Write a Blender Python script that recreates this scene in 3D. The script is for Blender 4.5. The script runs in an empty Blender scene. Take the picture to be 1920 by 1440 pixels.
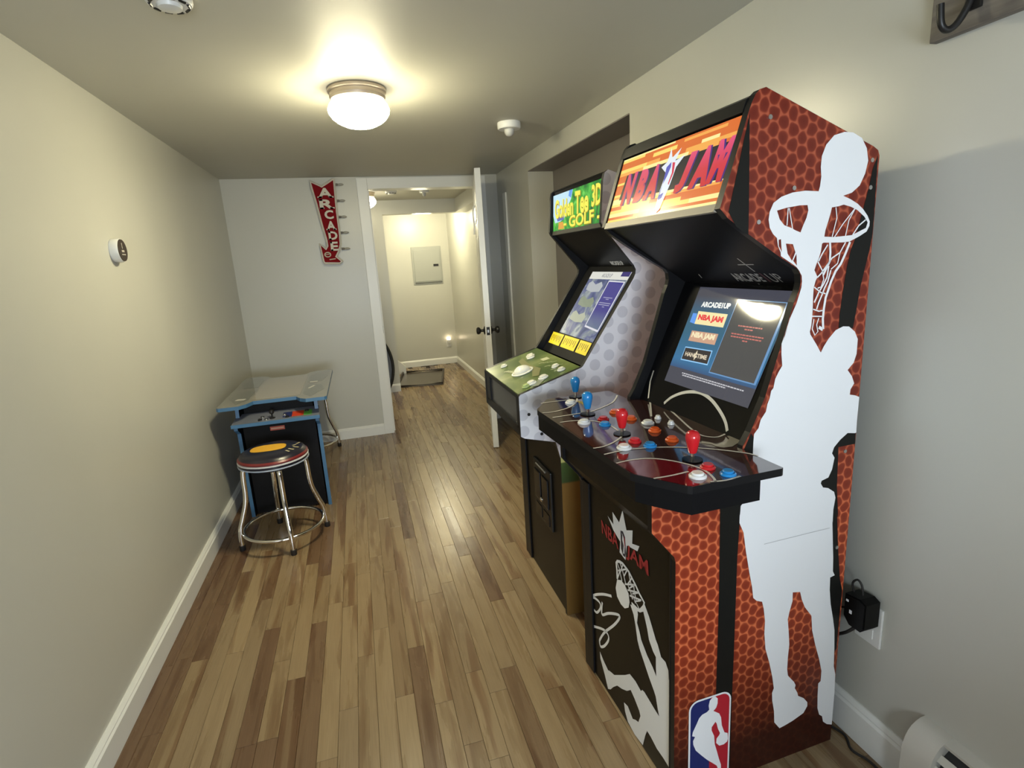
import bpy, bmesh, math, random, json
from mathutils import Vector, Matrix
from mathutils.geometry import tessellate_polygon

random.seed(7)
SC = bpy.context.scene
COL = SC.collection
PI = math.pi

# ------------------------------------------------------------------ camera, world, exposure
cam_d = bpy.data.cameras.new('camera')
cam = bpy.data.objects.new('camera', cam_d)
COL.objects.link(cam)
cam_d.sensor_width = 36.0
cam_d.lens = 19.119
cam_d.clip_start = 0.02
yaw, pit, rol = 0.263904916, 0.223176182, -0.0610761911
cy, sy, cp, sp, cr, sr = math.cos(yaw), math.sin(yaw), math.cos(pit), math.sin(pit), math.cos(rol), math.sin(rol)
Rz_ = Matrix(((cy, -sy, 0), (sy, cy, 0), (0, 0, 1)))
B_ = Matrix(((1, 0, 0), (0, 0, -1), (0, 1, 0)))
Rp_ = Matrix(((1, 0, 0), (0, cp, -sp), (0, sp, cp)))
Rr_ = Matrix(((cr, -sr, 0), (sr, cr, 0), (0, 0, 1)))
W2C = Rr_ @ Rp_ @ B_ @ Rz_
right, down, fwd = W2C[0], W2C[1], W2C[2]
M3 = Matrix((right, -down, -fwd)).transposed()
cam.matrix_world = Matrix.Translation((0, 0, 1.4)) @ M3.to_4x4()
SC.camera = cam

SC.view_settings.view_transform = 'Standard'
SC.view_settings.look = 'None'
SC.view_settings.gamma = 1.0
SC.view_settings.use_curve_mapping = False
SC.view_settings.exposure = 0.0

GLOBE_STRENGTH = 152.0
HALL_STRENGTH = 48.0
DAY_POWER = 65.0

world = bpy.data.worlds.new('world')
SC.world = world
world.use_nodes = True
world.node_tree.nodes['Background'].inputs[0].default_value = (0.62, 0.78, 1.0, 1)
world.node_tree.nodes['Background'].inputs[1].default_value = 0.6

# daylight entering through the window of the wall behind the camera
day = bpy.data.lights.new('window_daylight', 'AREA')
day.shape = 'RECTANGLE'
day.size, day.size_y = 1.04, 0.68
day.energy = DAY_POWER
day.color = (0.80, 0.90, 1.0)
dayo = bpy.data.objects.new('window_daylight', day)
COL.objects.link(dayo)
dayo.location = (0.07, -1.50, 1.07)
dayo.rotation_euler = (PI / 2, 0, 0)     # faces +Y, into the room

DATA = json.loads(r'''{"sil":[[413,1628],[385,1621],[365,1602],[355,1579],[354,1557],[357,1537],[355,1517],[352,1507],[316,1509],[282,1506],[253,1498],[233,1486],[224,1468],[222,1452],[226,1435],[235,1422],[246,1413],[250,1396],[258,1382],[259,1374],[278,1363],[292,1355],[303,1348],[311,1340],[319,1328],[321,1315],[320,1301],[309,1267],[292,1233],[281,1199],[277,1184],[289,1218],[273,1179],[274,1155],[278,1127],[269,1114],[260,1098],[256,1077],[250,1071],[247,1054],[241,1040],[238,1023],[224,1005],[219,986],[207,973],[206,952],[206,922],[208,878],[189,809],[177,798],[176,777],[175,774],[175,754],[188,726],[197,674],[209,617],[220,570],[225,538],[236,527],[253,520],[259,498],[265,461],[265,424],[271,376],[286,329],[298,282],[305,245],[300,232],[302,207],[310,170],[313,133],[332,107],[350,110],[376,116],[412,129],[424,148],[423,161],[409,179],[389,193],[386,204],[376,222],[378,231],[372,243],[350,270],[346,291],[346,329],[348,367],[343,411],[338,445],[342,467],[350,497],[349,522],[373,517],[380,493],[392,467],[416,435],[422,389],[436,341],[453,292],[465,249],[465,216],[457,211],[458,170],[461,128],[469,104],[480,95],[485,75],[500,61],[520,53],[520,86],[519,165],[516,222],[508,250],[505,306],[500,366],[491,407],[479,453],[472,498],[470,535],[485,538],[478,551],[475,593],[469,644],[463,698],[464,694],[463,731],[467,763],[461,780],[441,794],[424,799],[416,811],[418,818],[439,823],[449,843],[454,873],[445,886],[450,901],[468,918],[490,932],[514,928],[518,929],[517,960],[518,1021],[504,1027],[487,1031],[488,1044],[498,1058],[489,1077],[474,1094],[491,1110],[498,1131],[498,1167],[487,1186],[468,1200],[450,1202],[428,1195],[408,1176],[396,1160],[388,1146],[374,1166],[354,1192],[352,1199],[355,1212],[356,1230],[356,1250],[355,1276],[355,1298],[359,1313],[364,1322],[354,1338],[359,1352],[364,1362],[369,1378],[371,1395],[375,1397],[399,1396],[431,1395],[450,1396],[479,1407],[498,1416],[505,1428],[505,1438],[497,1451],[482,1466],[465,1478],[444,1488],[422,1496],[446,1502],[467,1517],[480,1542],[486,1569],[479,1595],[463,1616],[437,1627]],"holes":[[[243,1470],[268,1475],[303,1479],[324,1479],[327,1468],[323,1452],[315,1436],[309,1422],[295,1427],[282,1433],[264,1439],[251,1452]],[[392,1472],[411,1474],[425,1477],[446,1472],[466,1464],[488,1449],[499,1436],[495,1424],[478,1418],[456,1410],[436,1409],[404,1408],[376,1410],[378,1424],[385,1445],[390,1462]],[[251,1409],[257,1410],[261,1382],[252,1396]],[[271,1400],[290,1398],[298,1380],[290,1362],[277,1378]],[[301,1377],[304,1351],[293,1362]]],"net":[[2.5,[[272,1474],[271,1438]]],[2.3,[[275,1474],[281,1451],[287,1429]]],[2.5,[[403,1472],[408,1449],[398,1409]]],[2.5,[[458,1468],[427,1436],[404,1407]]],[2.5,[[458,1467],[443,1443],[436,1408]]],[3.1,[[492,1442],[473,1430],[457,1410]]],[6.2,[[451,1395],[440,1370],[429,1348],[415,1332],[404,1310],[397,1290],[391,1273],[388,1248],[387,1225],[390,1201]]],[5.6,[[393,1397],[396,1375],[396,1355],[388,1341],[380,1326]]],[3.4,[[438,1395],[424,1373],[402,1362],[388,1346],[373,1329],[363,1321]]],[3.4,[[387,1392],[373,1373],[364,1357]]],[2.8,[[362,1356],[376,1336],[382,1316],[376,1299],[366,1297]]],[3.9,[[394,1345],[391,1320],[382,1304],[370,1287],[359,1265]]],[2.8,[[424,1373],[419,1349],[401,1337]]],[3.9,[[401,1335],[394,1310],[386,1296],[380,1281],[372,1264],[367,1249]]],[2.8,[[356,1300],[377,1286],[390,1283]]],[2.8,[[357,1250],[374,1244],[387,1245]]],[2.8,[[355,1234],[386,1231]]],[2.8,[[361,1227],[358,1204],[367,1189],[375,1197],[370,1213],[375,1228]]],[7.3,[[377,1207],[389,1200]]]],"band1":[[165,1661],[153,1614],[139,1552],[120,1471],[140,1441],[172,1422],[171,1476],[168,1572],[165,1650]],"band2":[[199,976],[119,814],[123,567],[122,298],[123,54],[173,34],[172,280],[173,396],[173,530],[173,660],[176,746],[209,898],[207,965]],"band3":[[514,1582],[501,1549],[495,1513],[487,1482],[478,1447],[468,1406],[456,1376],[448,1337],[441,1279],[437,1230],[437,1199],[481,1195],[488,1244],[494,1291],[503,1334],[512,1374],[517,1403],[517,1453]],"band4":[[517,929],[490,934],[463,920],[442,889],[446,871],[429,824],[410,814],[424,796],[452,778],[459,695],[466,635],[474,543],[461,537],[472,451],[495,368],[503,297],[513,304],[515,439],[516,486],[505,522],[488,630],[477,721],[484,689],[470,791],[465,899],[518,899]],"nba":[[111,283],[102,275],[99,261],[101,248],[94,243],[80,240],[71,232],[64,217],[53,196],[51,184],[60,179],[54,168],[55,156],[63,135],[79,115],[97,94],[117,74],[129,62],[133,50],[136,16],[146,11],[143,46],[142,61],[136,79],[128,109],[121,133],[118,161],[110,181],[110,191],[121,204],[125,197],[129,180],[136,164],[134,158],[126,150],[125,136],[135,124],[149,123],[159,128],[162,136],[160,155],[150,161],[141,186],[138,212],[132,226],[114,240],[122,247],[126,259],[126,274],[119,282]],"sig":[[[341,385],[394,358],[451,321],[505,278],[467,300],[427,308],[421,291],[448,257],[470,252]],[[406,322],[411,298],[409,275],[364,310],[306,345],[291,345],[326,296],[394,221],[428,172],[434,156],[426,144],[397,169],[368,212],[374,229],[408,222],[489,178]]],"fball":[[302,464],[312,431],[304,407],[281,396],[258,397],[235,415],[229,436],[234,460],[255,475],[278,477]],"fnet":[[[301,466],[302,494],[306,517],[298,527],[282,534],[265,537],[232,531],[195,511],[175,497],[150,486],[155,465],[173,445],[191,442],[218,440]],[[300,520],[283,505],[299,471]],[[265,535],[283,499],[272,477]],[[243,528],[260,500],[250,481]],[[216,520],[238,488],[228,473]],[[198,510],[228,482],[212,456]],[[180,497],[212,474],[196,454]],[[170,479],[196,460],[176,449]],[[295,498],[243,533]],[[255,478],[198,510]],[[239,469],[180,497]],[[228,458],[165,483]],[[282,530],[271,518],[260,500]],[[232,528],[227,513],[217,495]],[[206,508],[201,484],[191,463]]],"arm":[[226,431],[208,410],[198,383],[188,343],[177,323],[152,296],[127,269],[103,247],[94,236],[84,205],[77,188],[94,190],[153,201],[164,198],[171,188],[201,196],[234,194],[264,166],[333,110],[366,99],[376,93],[407,104],[434,120],[432,95],[402,56],[380,19],[362,32],[342,58],[315,86],[284,100],[253,119],[230,142],[208,131],[181,112],[175,100],[187,68],[203,61],[220,49],[249,68],[273,61],[267,34],[250,11],[210,3],[163,10],[149,58],[139,83],[119,81],[89,72],[56,73],[29,70],[13,71],[16,327],[33,341],[35,365],[48,380],[68,379],[84,404],[93,412],[126,459],[150,483],[176,449],[189,444]],"armhole":[[186,436],[184,426],[189,397],[177,379],[167,358],[137,332],[108,316],[91,302],[93,327],[93,360],[107,367],[127,388],[136,416],[155,455],[173,440]],"burst":[[355,645],[319,634],[324,672],[284,657],[263,704],[242,653],[208,669],[211,628],[173,640],[183,620],[241,607],[250,557],[284,563],[280,599],[320,615]],"dlines":[[[-92,623],[-41,623],[0,619],[19,618]],[[-127,515],[-87,510],[-32,532],[10,574],[35,619]],[[-118,453],[-65,455],[-21,456],[17,460],[96,505],[138,548],[168,592]],[[-117,398],[-78,395],[-46,382],[-18,351],[-6,309],[-9,255]],[[-127,160],[-97,161],[-57,181],[-21,211],[12,257]],[[-123,110],[-70,115],[-19,107],[27,91],[81,60],[127,21],[166,-24],[178,-50]],[[-124,48],[-84,51],[-41,40],[-8,9],[15,-34],[22,-72],[14,-109],[5,-128]],[[-96,-62],[-56,-64],[-11,-61]],[[-4,-124],[27,-131],[67,-126]],[[233,123],[210,105],[180,96],[162,110],[156,133],[166,185],[193,275],[237,420]],[[246,517],[170,386],[135,326]]],"dred":[[-124,48],[-84,51],[-41,40],[-8,9],[15,-34],[22,-72],[14,-109],[5,-126],[-52,-124],[-93,-64],[-119,-23]],"dnavy":[[-30,657],[4,627],[10,574],[-32,532],[-62,531]],"dbrown":[[-118,391],[-79,392],[-48,378],[-20,348],[-8,305],[-11,256],[-21,211],[-57,181],[-97,161],[-124,159]],"dfig":[[130,89],[143,72],[147,52],[171,58],[198,72],[207,92],[219,90],[226,67],[202,42],[168,24],[146,27],[137,40],[136,58],[120,75]],"sticks":{"b1":[40,643],"b2":[-13,435],"r1":[-13,225],"r2":[36,-8]},"btn":[["w",[-5,579]],["w",[-59,361]],["r",[2,363]],["u",[-17,315]],["w",[-61,127]],["r",[-15,156]],["u",[1,112]],["w",[-10,-91]],["r",[37,-61]],["u",[51,-108]],["o",[64,411]],["o",[72,330]],["o",[73,207]],["o",[71,125]],["W",[92,273]],["s",[140,299]],["s",[143,239]]],"barc":[[390,953],[368,975],[331,995],[291,1007],[249,1012],[207,1006],[172,994],[140,979],[118,965],[102,949]],"scr":{"b1b":[[417,1186],[418,1212],[398,1212],[392,1183]]}}''')

# the lamp of the hall recess, behind its header
rl = bpy.data.lights.new('recess_lamp', 'POINT')
rl.energy = 40.0; rl.color = (1.0, 0.91, 0.62); rl.shadow_soft_size = 0.12
rlo = bpy.data.objects.new('recess_lamp', rl)
COL.objects.link(rlo)
rlo.location = (0.85, 6.80, 1.985)

# ------------------------------------------------------------------ materials
def mat(name, col=(0.5, 0.5, 0.5), rough=0.5, metal=0.0, spec=0.5, coat=0.0, emit=None, es=0.0):
    m = bpy.data.materials.new(name)
    m.use_nodes = True
    b = m.node_tree.nodes['Principled BSDF']
    b.inputs['Base Color'].default_value = (*col, 1)
    b.inputs['Roughness'].default_value = rough
    b.inputs['Metallic'].default_value = metal
    b.inputs['Specular IOR Level'].default_value = spec
    b.inputs['Coat Weight'].default_value = coat
    b.inputs['Coat Roughness'].default_value = 0.05
    if emit:
        b.inputs['Emission Color'].default_value = (*emit, 1)
        b.inputs['Emission Strength'].default_value = es
    return m

def N(m, t, **kw):
    n = m.node_tree.nodes.new(t)
    for k, v in kw.items():
        setattr(n, k, v)
    return n

def L(m, a, b):
    m.node_tree.links.new(a, b)

def bsdf(m):
    return m.node_tree.nodes['Principled BSDF']

def ramp(m, stops, interp='LINEAR'):
    r = N(m, 'ShaderNodeValToRGB')
    r.color_ramp.interpolation = interp
    e = r.color_ramp.elements
    while len(e) < len(stops):
        e.new(0.5)
    for i, (p, c) in enumerate(stops):
        e[i].position = p
        e[i].color = (*c, 1)
    return r

def paint(name, col, rough, bump=0.02, scale=220.0):
    m = mat(name, col, rough)
    tc = N(m, 'ShaderNodeTexCoord')
    nz = N(m, 'ShaderNodeTexNoise')
    nz.inputs['Scale'].default_value = scale
    nz.inputs['Detail'].default_value = 2.0
    L(m, tc.outputs['Object'], nz.inputs['Vector'])
    bp = N(m, 'ShaderNodeBump')
    bp.inputs['Strength'].default_value = bump
    bp.inputs['Distance'].default_value = 0.002
    L(m, nz.outputs['Fac'], bp.inputs['Height'])
    L(m, bp.outputs['Normal'], bsdf(m).inputs['Normal'])
    n2 = N(m, 'ShaderNodeTexNoise')
    n2.inputs['Scale'].default_value = 1.3
    L(m, tc.outputs['Object'], n2.inputs['Vector'])
    r = ramp(m, [(0.3, tuple(c * 0.97 for c in col)), (0.7, tuple(min(1, c * 1.03) for c in col))])
    L(m, n2.outputs['Fac'], r.inputs['Fac'])
    L(m, r.outputs['Color'], bsdf(m).inputs['Base Color'])
    return m

def grained(name, dark, light, rough, scale=(3, 60, 60)):
    m = mat(name, light, rough)
    tc = N(m, 'ShaderNodeTexCoord')
    mp = N(m, 'ShaderNodeMapping')
    mp.inputs['Scale'].default_value = scale
    nz = N(m, 'ShaderNodeTexNoise')
    nz.inputs['Scale'].default_value = 1.0
    nz.inputs['Detail'].default_value = 6.0
    L(m, tc.outputs['Object'], mp.inputs['Vector'])
    L(m, mp.outputs['Vector'], nz.inputs['Vector'])
    r = ramp(m, [(0.3, dark), (0.7, light)])
    L(m, nz.outputs['Fac'], r.inputs['Fac'])
    L(m, r.outputs['Color'], bsdf(m).inputs['Base Color'])
    return m

def plank_material():
    m = mat('oak_plank', (0.3, 0.2, 0.12), 0.3, spec=0.45)
    tc = N(m, 'ShaderNodeTexCoord')
    oi = N(m, 'ShaderNodeObjectInfo')
    add = N(m, 'ShaderNodeVectorMath', operation='MULTIPLY_ADD')
    comb = N(m, 'ShaderNodeCombineXYZ')
    for i in range(3):
        L(m, oi.outputs['Random'], comb.inputs[i])
    add.inputs[1].default_value = (37.0, 91.0, 53.0)
    L(m, comb.outputs[0], add.inputs[0])
    L(m, tc.outputs['Object'], add.inputs[2])
    mp = N(m, 'ShaderNodeMapping')
    mp.inputs['Scale'].default_value = (26, 1.9, 26)
    L(m, add.outputs[0], mp.inputs['Vector'])
    nz = N(m, 'ShaderNodeTexNoise')
    nz.inputs['Scale'].default_value = 1.0
    nz.inputs['Detail'].default_value = 5.0
    nz.inputs['Distortion'].default_value = 0.6
    L(m, mp.outputs[0], nz.inputs['Vector'])
    fine = N(m, 'ShaderNodeTexNoise')
    mp2 = N(m, 'ShaderNodeMapping')
    mp2.inputs['Scale'].default_value = (320, 9, 320)
    L(m, add.outputs[0], mp2.inputs['Vector'])
    L(m, mp2.outputs[0], fine.inputs['Vector'])
    fine.inputs['Scale'].default_value = 1.0
    base = ramp(m, [(0.0, (0.140, 0.080, 0.044)), (0.14, (0.165, 0.100, 0.056)), (0.26, (0.215, 0.145, 0.080)),
                    (0.42, (0.258, 0.182, 0.100)), (0.62, (0.292, 0.210, 0.118)), (0.80, (0.240, 0.172, 0.100)), (1.0, (0.318, 0.232, 0.132))])
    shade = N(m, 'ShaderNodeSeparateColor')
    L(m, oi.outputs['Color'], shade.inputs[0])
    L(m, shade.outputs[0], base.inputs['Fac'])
    streak = ramp(m, [(0.30, (0.62, 0.52, 0.46)), (0.46, (0.95, 0.93, 0.90)), (0.70, (1.08, 1.08, 1.08))])
    L(m, nz.outputs['Fac'], streak.inputs['Fac'])
    mul = N(m, 'ShaderNodeMix', data_type='RGBA', blend_type='MULTIPLY')
    mul.inputs[0].default_value = 0.85
    L(m, base.outputs[0], mul.inputs[6]); L(m, streak.outputs[0], mul.inputs[7])
    fr = ramp(m, [(0.3, (0.88, 0.86, 0.84)), (0.7, (1.06, 1.06, 1.06))])
    L(m, fine.outputs['Fac'], fr.inputs['Fac'])
    mul2 = N(m, 'ShaderNodeMix', data_type='RGBA', blend_type='MULTIPLY')
    mul2.inputs[0].default_value = 1.0
    L(m, mul.outputs[2], mul2.inputs[6]); L(m, fr.outputs[0], mul2.inputs[7])
    # brown heartwood flame running along some of the boards
    mp3 = N(m, 'ShaderNodeMapping')
    mp3.inputs['Scale'].default_value = (15, 1.15, 15)
    L(m, add.outputs[0], mp3.inputs['Vector'])
    heart = N(m, 'ShaderNodeTexNoise')
    heart.inputs['Scale'].default_value = 1.0
    heart.inputs['Detail'].default_value = 2.0
    heart.inputs['Distortion'].default_value = 0.4
    L(m, mp3.outputs[0], heart.inputs['Vector'])
    hr = ramp(m, [(0.585, (0, 0, 0)), (0.615, (0.75, 0.75, 0.75)), (0.70, (1, 1, 1))])
    L(m, heart.outputs['Fac'], hr.inputs['Fac'])
    mul3 = N(m, 'ShaderNodeMix', data_type='RGBA', blend_type='MULTIPLY')
    L(m, hr.outputs[0], mul3.inputs[0])
    L(m, mul2.outputs[2], mul3.inputs[6])
    mul3.inputs[7].default_value = (0.66, 0.54, 0.48, 1)
    L(m, mul3.outputs[2], bsdf(m).inputs['Base Color'])
    rr = N(m, 'ShaderNodeMapRange')
    rr.inputs[3].default_value = 0.20; rr.inputs[4].default_value = 0.36
    L(m, nz.outputs['Fac'], rr.inputs[0])
    L(m, rr.outputs[0], bsdf(m).inputs['Roughness'])
    wav = N(m, 'ShaderNodeTexNoise')
    wav.inputs['Scale'].default_value = 9.0
    L(m, add.outputs[0], wav.inputs['Vector'])
    bp = N(m, 'ShaderNodeBump')
    bp.inputs['Strength'].default_value = 0.25
    bp.inputs['Distance'].default_value = 0.004
    L(m, wav.outputs['Fac'], bp.inputs['Height'])
    L(m, bp.outputs[0], bsdf(m).inputs['Normal'])
    return m

def ball_leather(name, fade=False):
    """printed basketball leather: dark pebbles on orange (flat print)"""
    m = mat(name, (0.5, 0.14, 0.06), 0.34, spec=0.4)
    tc = N(m, 'ShaderNodeTexCoord')
    sp0 = N(m, 'ShaderNodeSeparateXYZ')
    L(m, tc.outputs['Object'], sp0.inputs[0])
    cb = N(m, 'ShaderNodeCombineXYZ')
    L(m, sp0.outputs['X'], cb.inputs[0]); L(m, sp0.outputs['Z'], cb.inputs[1])
    nz = N(m, 'ShaderNodeTexNoise', noise_dimensions='2D')
    nz.inputs['Scale'].default_value = 34.0
    nz.inputs['Detail'].default_value = 1.0
    L(m, cb.outputs[0], nz.inputs['Vector'])
    def vm(op, a, b=None, c=None):
        n = N(m, 'ShaderNodeVectorMath', operation=op)
        for k, q in enumerate((a, b, c)):
            if q is None:
                continue
            if isinstance(q, tuple):
                n.inputs[k].default_value = q
            else:
                L(m, q, n.inputs[k])
        return n
    wob = vm('MULTIPLY_ADD', nz.outputs['Color'], (0.36, 0.36, 0.0), (-0.18, -0.18, 0.0))
    pos = vm('MULTIPLY_ADD', cb.outputs[0], (1 / 0.0290, 1 / 0.0305, 0.0), wob.outputs[0])
    def lattice(shift):
        a = vm('MULTIPLY_ADD', pos.outputs[0], (1 / 1.7320508, 1.0, 0.0), shift)
        b = vm('FRACTION', a.outputs[0])
        c = vm('MULTIPLY_ADD', b.outputs[0], (1.7320508, 1.0, 0.0), (-0.8660254, -0.5, 0.0))
        return vm('LENGTH', c.outputs[0]).outputs['Value']
    mn = N(m, 'ShaderNodeMath', operation='MINIMUM')
    L(m, lattice((50.0, 50.0, 0.0)), mn.inputs[0]); L(m, lattice((50.5, 50.5, 0.0)), mn.inputs[1])
    r = ramp(m, [(0.0, (0.165, 0.020, 0.008)), (0.35, (0.195, 0.027, 0.011)), (0.43, (0.27, 0.046, 0.018)), (0.475, (0.40, 0.090, 0.036)), (0.53, (0.50, 0.135, 0.055)), (0.60, (0.42, 0.095, 0.040))])
    L(m, mn.outputs[0], r.inputs['Fac'])
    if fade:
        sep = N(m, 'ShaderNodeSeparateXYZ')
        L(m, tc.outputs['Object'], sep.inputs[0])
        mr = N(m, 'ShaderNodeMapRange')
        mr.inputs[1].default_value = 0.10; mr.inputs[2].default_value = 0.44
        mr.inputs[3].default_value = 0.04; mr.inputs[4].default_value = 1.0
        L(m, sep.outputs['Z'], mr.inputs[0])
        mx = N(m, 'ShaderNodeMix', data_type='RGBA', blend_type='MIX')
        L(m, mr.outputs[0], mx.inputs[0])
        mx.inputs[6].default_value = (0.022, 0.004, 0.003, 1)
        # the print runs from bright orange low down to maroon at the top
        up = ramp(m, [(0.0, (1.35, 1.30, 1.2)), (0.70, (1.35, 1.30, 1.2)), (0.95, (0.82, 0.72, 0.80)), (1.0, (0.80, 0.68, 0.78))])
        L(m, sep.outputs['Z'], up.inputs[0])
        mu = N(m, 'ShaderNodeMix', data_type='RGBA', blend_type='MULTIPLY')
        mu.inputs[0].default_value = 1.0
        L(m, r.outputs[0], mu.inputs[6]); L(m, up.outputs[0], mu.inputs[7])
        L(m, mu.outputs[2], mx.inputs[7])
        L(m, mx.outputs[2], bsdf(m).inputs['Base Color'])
    else:
        L(m, r.outputs[0], bsdf(m).inputs['Base Color'])
    return m

def dimple_print():
    """white golf-ball print with grey dots above, green band and golden lower part"""
    m = mat('golf_side_art', (0.75, 0.76, 0.8), 0.35)
    tc = N(m, 'ShaderNodeTexCoord')
    sp0 = N(m, 'ShaderNodeSeparateXYZ')
    L(m, tc.outputs['Object'], sp0.inputs[0])
    cb = N(m, 'ShaderNodeCombineXYZ')
    L(m, sp0.outputs['X'], cb.inputs[0]); L(m, sp0.outputs['Z'], cb.inputs[1])
    dx, dz = 0.114, 0.0615
    def lattice(shift):
        a = N(m, 'ShaderNodeVectorMath', operation='MULTIPLY_ADD')
        a.inputs[1].default_value = (1 / dx, 1 / dz, 0); a.inputs[2].default_value = shift
        L(m, cb.outputs[0], a.inputs[0])
        b = N(m, 'ShaderNodeVectorMath', operation='FRACTION'); L(m, a.outputs[0], b.inputs[0])
        c = N(m, 'ShaderNodeVectorMath', operation='MULTIPLY_ADD')
        c.inputs[1].default_value = (dx, dz, 0); c.inputs[2].default_value = (-dx / 2, -dz / 2, 0)
        L(m, b.outputs[0], c.inputs[0])
        d = N(m, 'ShaderNodeVectorMath', operation='LENGTH'); L(m, c.outputs[0], d.inputs[0])
        return d.outputs['Value']
    mn = N(m, 'ShaderNodeMath', operation='MINIMUM')
    L(m, lattice((50.2, 50.1, 0)), mn.inputs[0]); L(m, lattice((50.7, 50.6, 0)), mn.inputs[1])
    sc_ = N(m, 'ShaderNodeMath', operation='MULTIPLY'); sc_.inputs[1].default_value = 15.0
    L(m, mn.outputs[0], sc_.inputs[0])
    dots = ramp(m, [(0.0, (0.62, 0.63, 0.67)), (0.30, (0.62, 0.63, 0.67)), (0.33, (0.80, 0.81, 0.84))])
    L(m, sc_.outputs[0], dots.inputs['Fac'])
    sep = N(m, 'ShaderNodeSeparateXYZ')
    L(m, tc.outputs['Object'], sep.inputs[0])
    low = ramp(m, [(0.0, (0.17, 0.095, 0.025)), (0.56, (0.24, 0.14, 0.035)), (0.5605, (0.05, 0.09, 0.03)), (0.648, (0.07, 0.13, 0.035)), (0.652, (0.62, 0.66, 0.22)), (0.70, (0.70, 0.72, 0.30))])
    low.color_ramp.elements[1].position = 0.565
    low.color_ramp.elements[2].position = 0.568
    L(m, sep.outputs['Z'], low.inputs['Fac'])
    st = N(m, 'ShaderNodeMath', operation='GREATER_THAN')
    st.inputs[1].default_value = 0.672
    L(m, sep.outputs['Z'], st.inputs[0])
    mx = N(m, 'ShaderNodeMix', data_type='RGBA')
    L(m, st.outputs[0], mx.inputs[0])
    L(m, low.outputs[0], mx.inputs[6]); L(m, dots.outputs[0], mx.inputs[7])
    L(m, mx.outputs[2], bsdf(m).inputs['Base Color'])
    return m

def turf_print():
    m = mat('golf_deck_art', (0.14, 0.2, 0.06), 0.30, spec=0.35)
    tc = N(m, 'ShaderNodeTexCoord')
    nz = N(m, 'ShaderNodeTexNoise')
    nz.inputs['Scale'].default_value = 5.0
    nz.inputs['Detail'].default_value = 5.0
    nz.inputs['Distortion'].default_value = 1.2
    L(m, tc.outputs['Object'], nz.inputs['Vector'])
    r = ramp(m, [(0.35, (0.055, 0.092, 0.024)), (0.5, (0.105, 0.150, 0.042)), (0.62, (0.165, 0.205, 0.070)), (0.75, (0.26, 0.27, 0.13))])
    L(m, nz.outputs['Fac'], r.inputs['Fac'])
    L(m, r.outputs[0], bsdf(m).inputs['Base Color'])
    return m

def lit_noise(name, stops, scale, strength, distort=1.0):
    m = mat(name, (0.02, 0.02, 0.02), 0.12)
    tc = N(m, 'ShaderNodeTexCoord')
    nz = N(m, 'ShaderNodeTexNoise')
    nz.inputs['Scale'].default_value = scale
    nz.inputs['Detail'].default_value = 3.0
    nz.inputs['Distortion'].default_value = distort
    L(m, tc.outputs['Object'], nz.inputs['Vector'])
    r = ramp(m, stops)
    L(m, nz.outputs['Fac'], r.inputs['Fac'])
    L(m, r.outputs[0], bsdf(m).inputs['Emission Color'])
    bsdf(m).inputs['Emission Strength'].default_value = strength
    return m

def glow(name, col, s=1.0, rough=0.1):
    return mat(name, (0.02, 0.02, 0.02), 0.2 if rough > 0.3 else rough, emit=col, es=s, spec=0.06 if rough > 0.3 else 0.5)

WALL = paint('wall_paint', (0.535, 0.53, 0.475), 0.33)
CEIL = paint('ceiling_paint', (0.52, 0.51, 0.445), 0.55)
TRIM = mat('white_trim', (0.78, 0.78, 0.745), 0.32)
WOOD = plank_material()
SUBFLOOR = mat('dark_joint', (0.035, 0.022, 0.014), 0.8)
BLACK = mat('black_laminate', (0.006, 0.006, 0.007), 0.32, spec=0.13)
SATIN = mat('satin_black', (0.007, 0.007, 0.008), 0.42, spec=0.13)
GLOSS = mat('gloss_black', (0.004, 0.004, 0.005), 0.14, spec=0.2)
TMOLD = mat('black_edge_mold', (0.008, 0.008, 0.009), 0.35, spec=0.2)
CHROME = mat('chrome', (0.82, 0.80, 0.76), 0.09, metal=1.0)
STEEL = mat('screw_steel', (0.6, 0.6, 0.6), 0.3, metal=1.0)
IRON = mat('dark_iron', (0.012, 0.011, 0.010), 0.4, spec=0.4)
RUBBER = mat('black_rubber', (0.012, 0.010, 0.009), 0.6)
WHITEP = mat('white_plastic', (0.76, 0.76, 0.73), 0.35)
INK_W = mat('white_print', (0.79, 0.80, 0.815), 0.36, spec=0.35)
INK_LINE = mat('court_line_print', (0.62, 0.60, 0.56), 0.25)
INK_GREY = mat('grey_print', (0.36, 0.35, 0.33), 0.3)
INK_RED = mat('red_print', (0.42, 0.015, 0.03), 0.3)
INK_BLUE = mat('blue_print', (0.012, 0.022, 0.13), 0.3)

# ------------------------------------------------------------------ mesh helpers
def mk(name, bm, m, parent=None, smooth=False, loc=None):
    me = bpy.data.meshes.new(name)
    bm.normal_update()
    bm.to_mesh(me)
    bm.free()
    for mm in (m if isinstance(m, (list, tuple)) else [m]):
        me.materials.append(mm)
    if smooth:
        me.polygons.foreach_set('use_smooth', [True] * len(me.polygons))
        try:
            me.set_sharp_from_angle(angle=math.radians(38))
        except Exception:
            pass
    o = bpy.data.objects.new(name, me)
    COL.objects.link(o)
    if parent:
        o.parent = parent
    if loc:
        o.location = loc
    return o

def tag(o, label, cat, group=None):
    o['label'] = label; o['category'] = cat
    if group:
        o['group'] = group
    return o

def thing(name, label, cat, loc=(0, 0, 0), rz=0.0, group=None):
    o = bpy.data.objects.new(name, None)
    COL.objects.link(o)
    o.empty_display_size = 0.1
    o.location = loc
    o.rotation_euler = (0, 0, rz)
    return tag(o, label, cat, group)

def struct(o):
    o['kind'] = 'structure'
    return o

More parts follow.
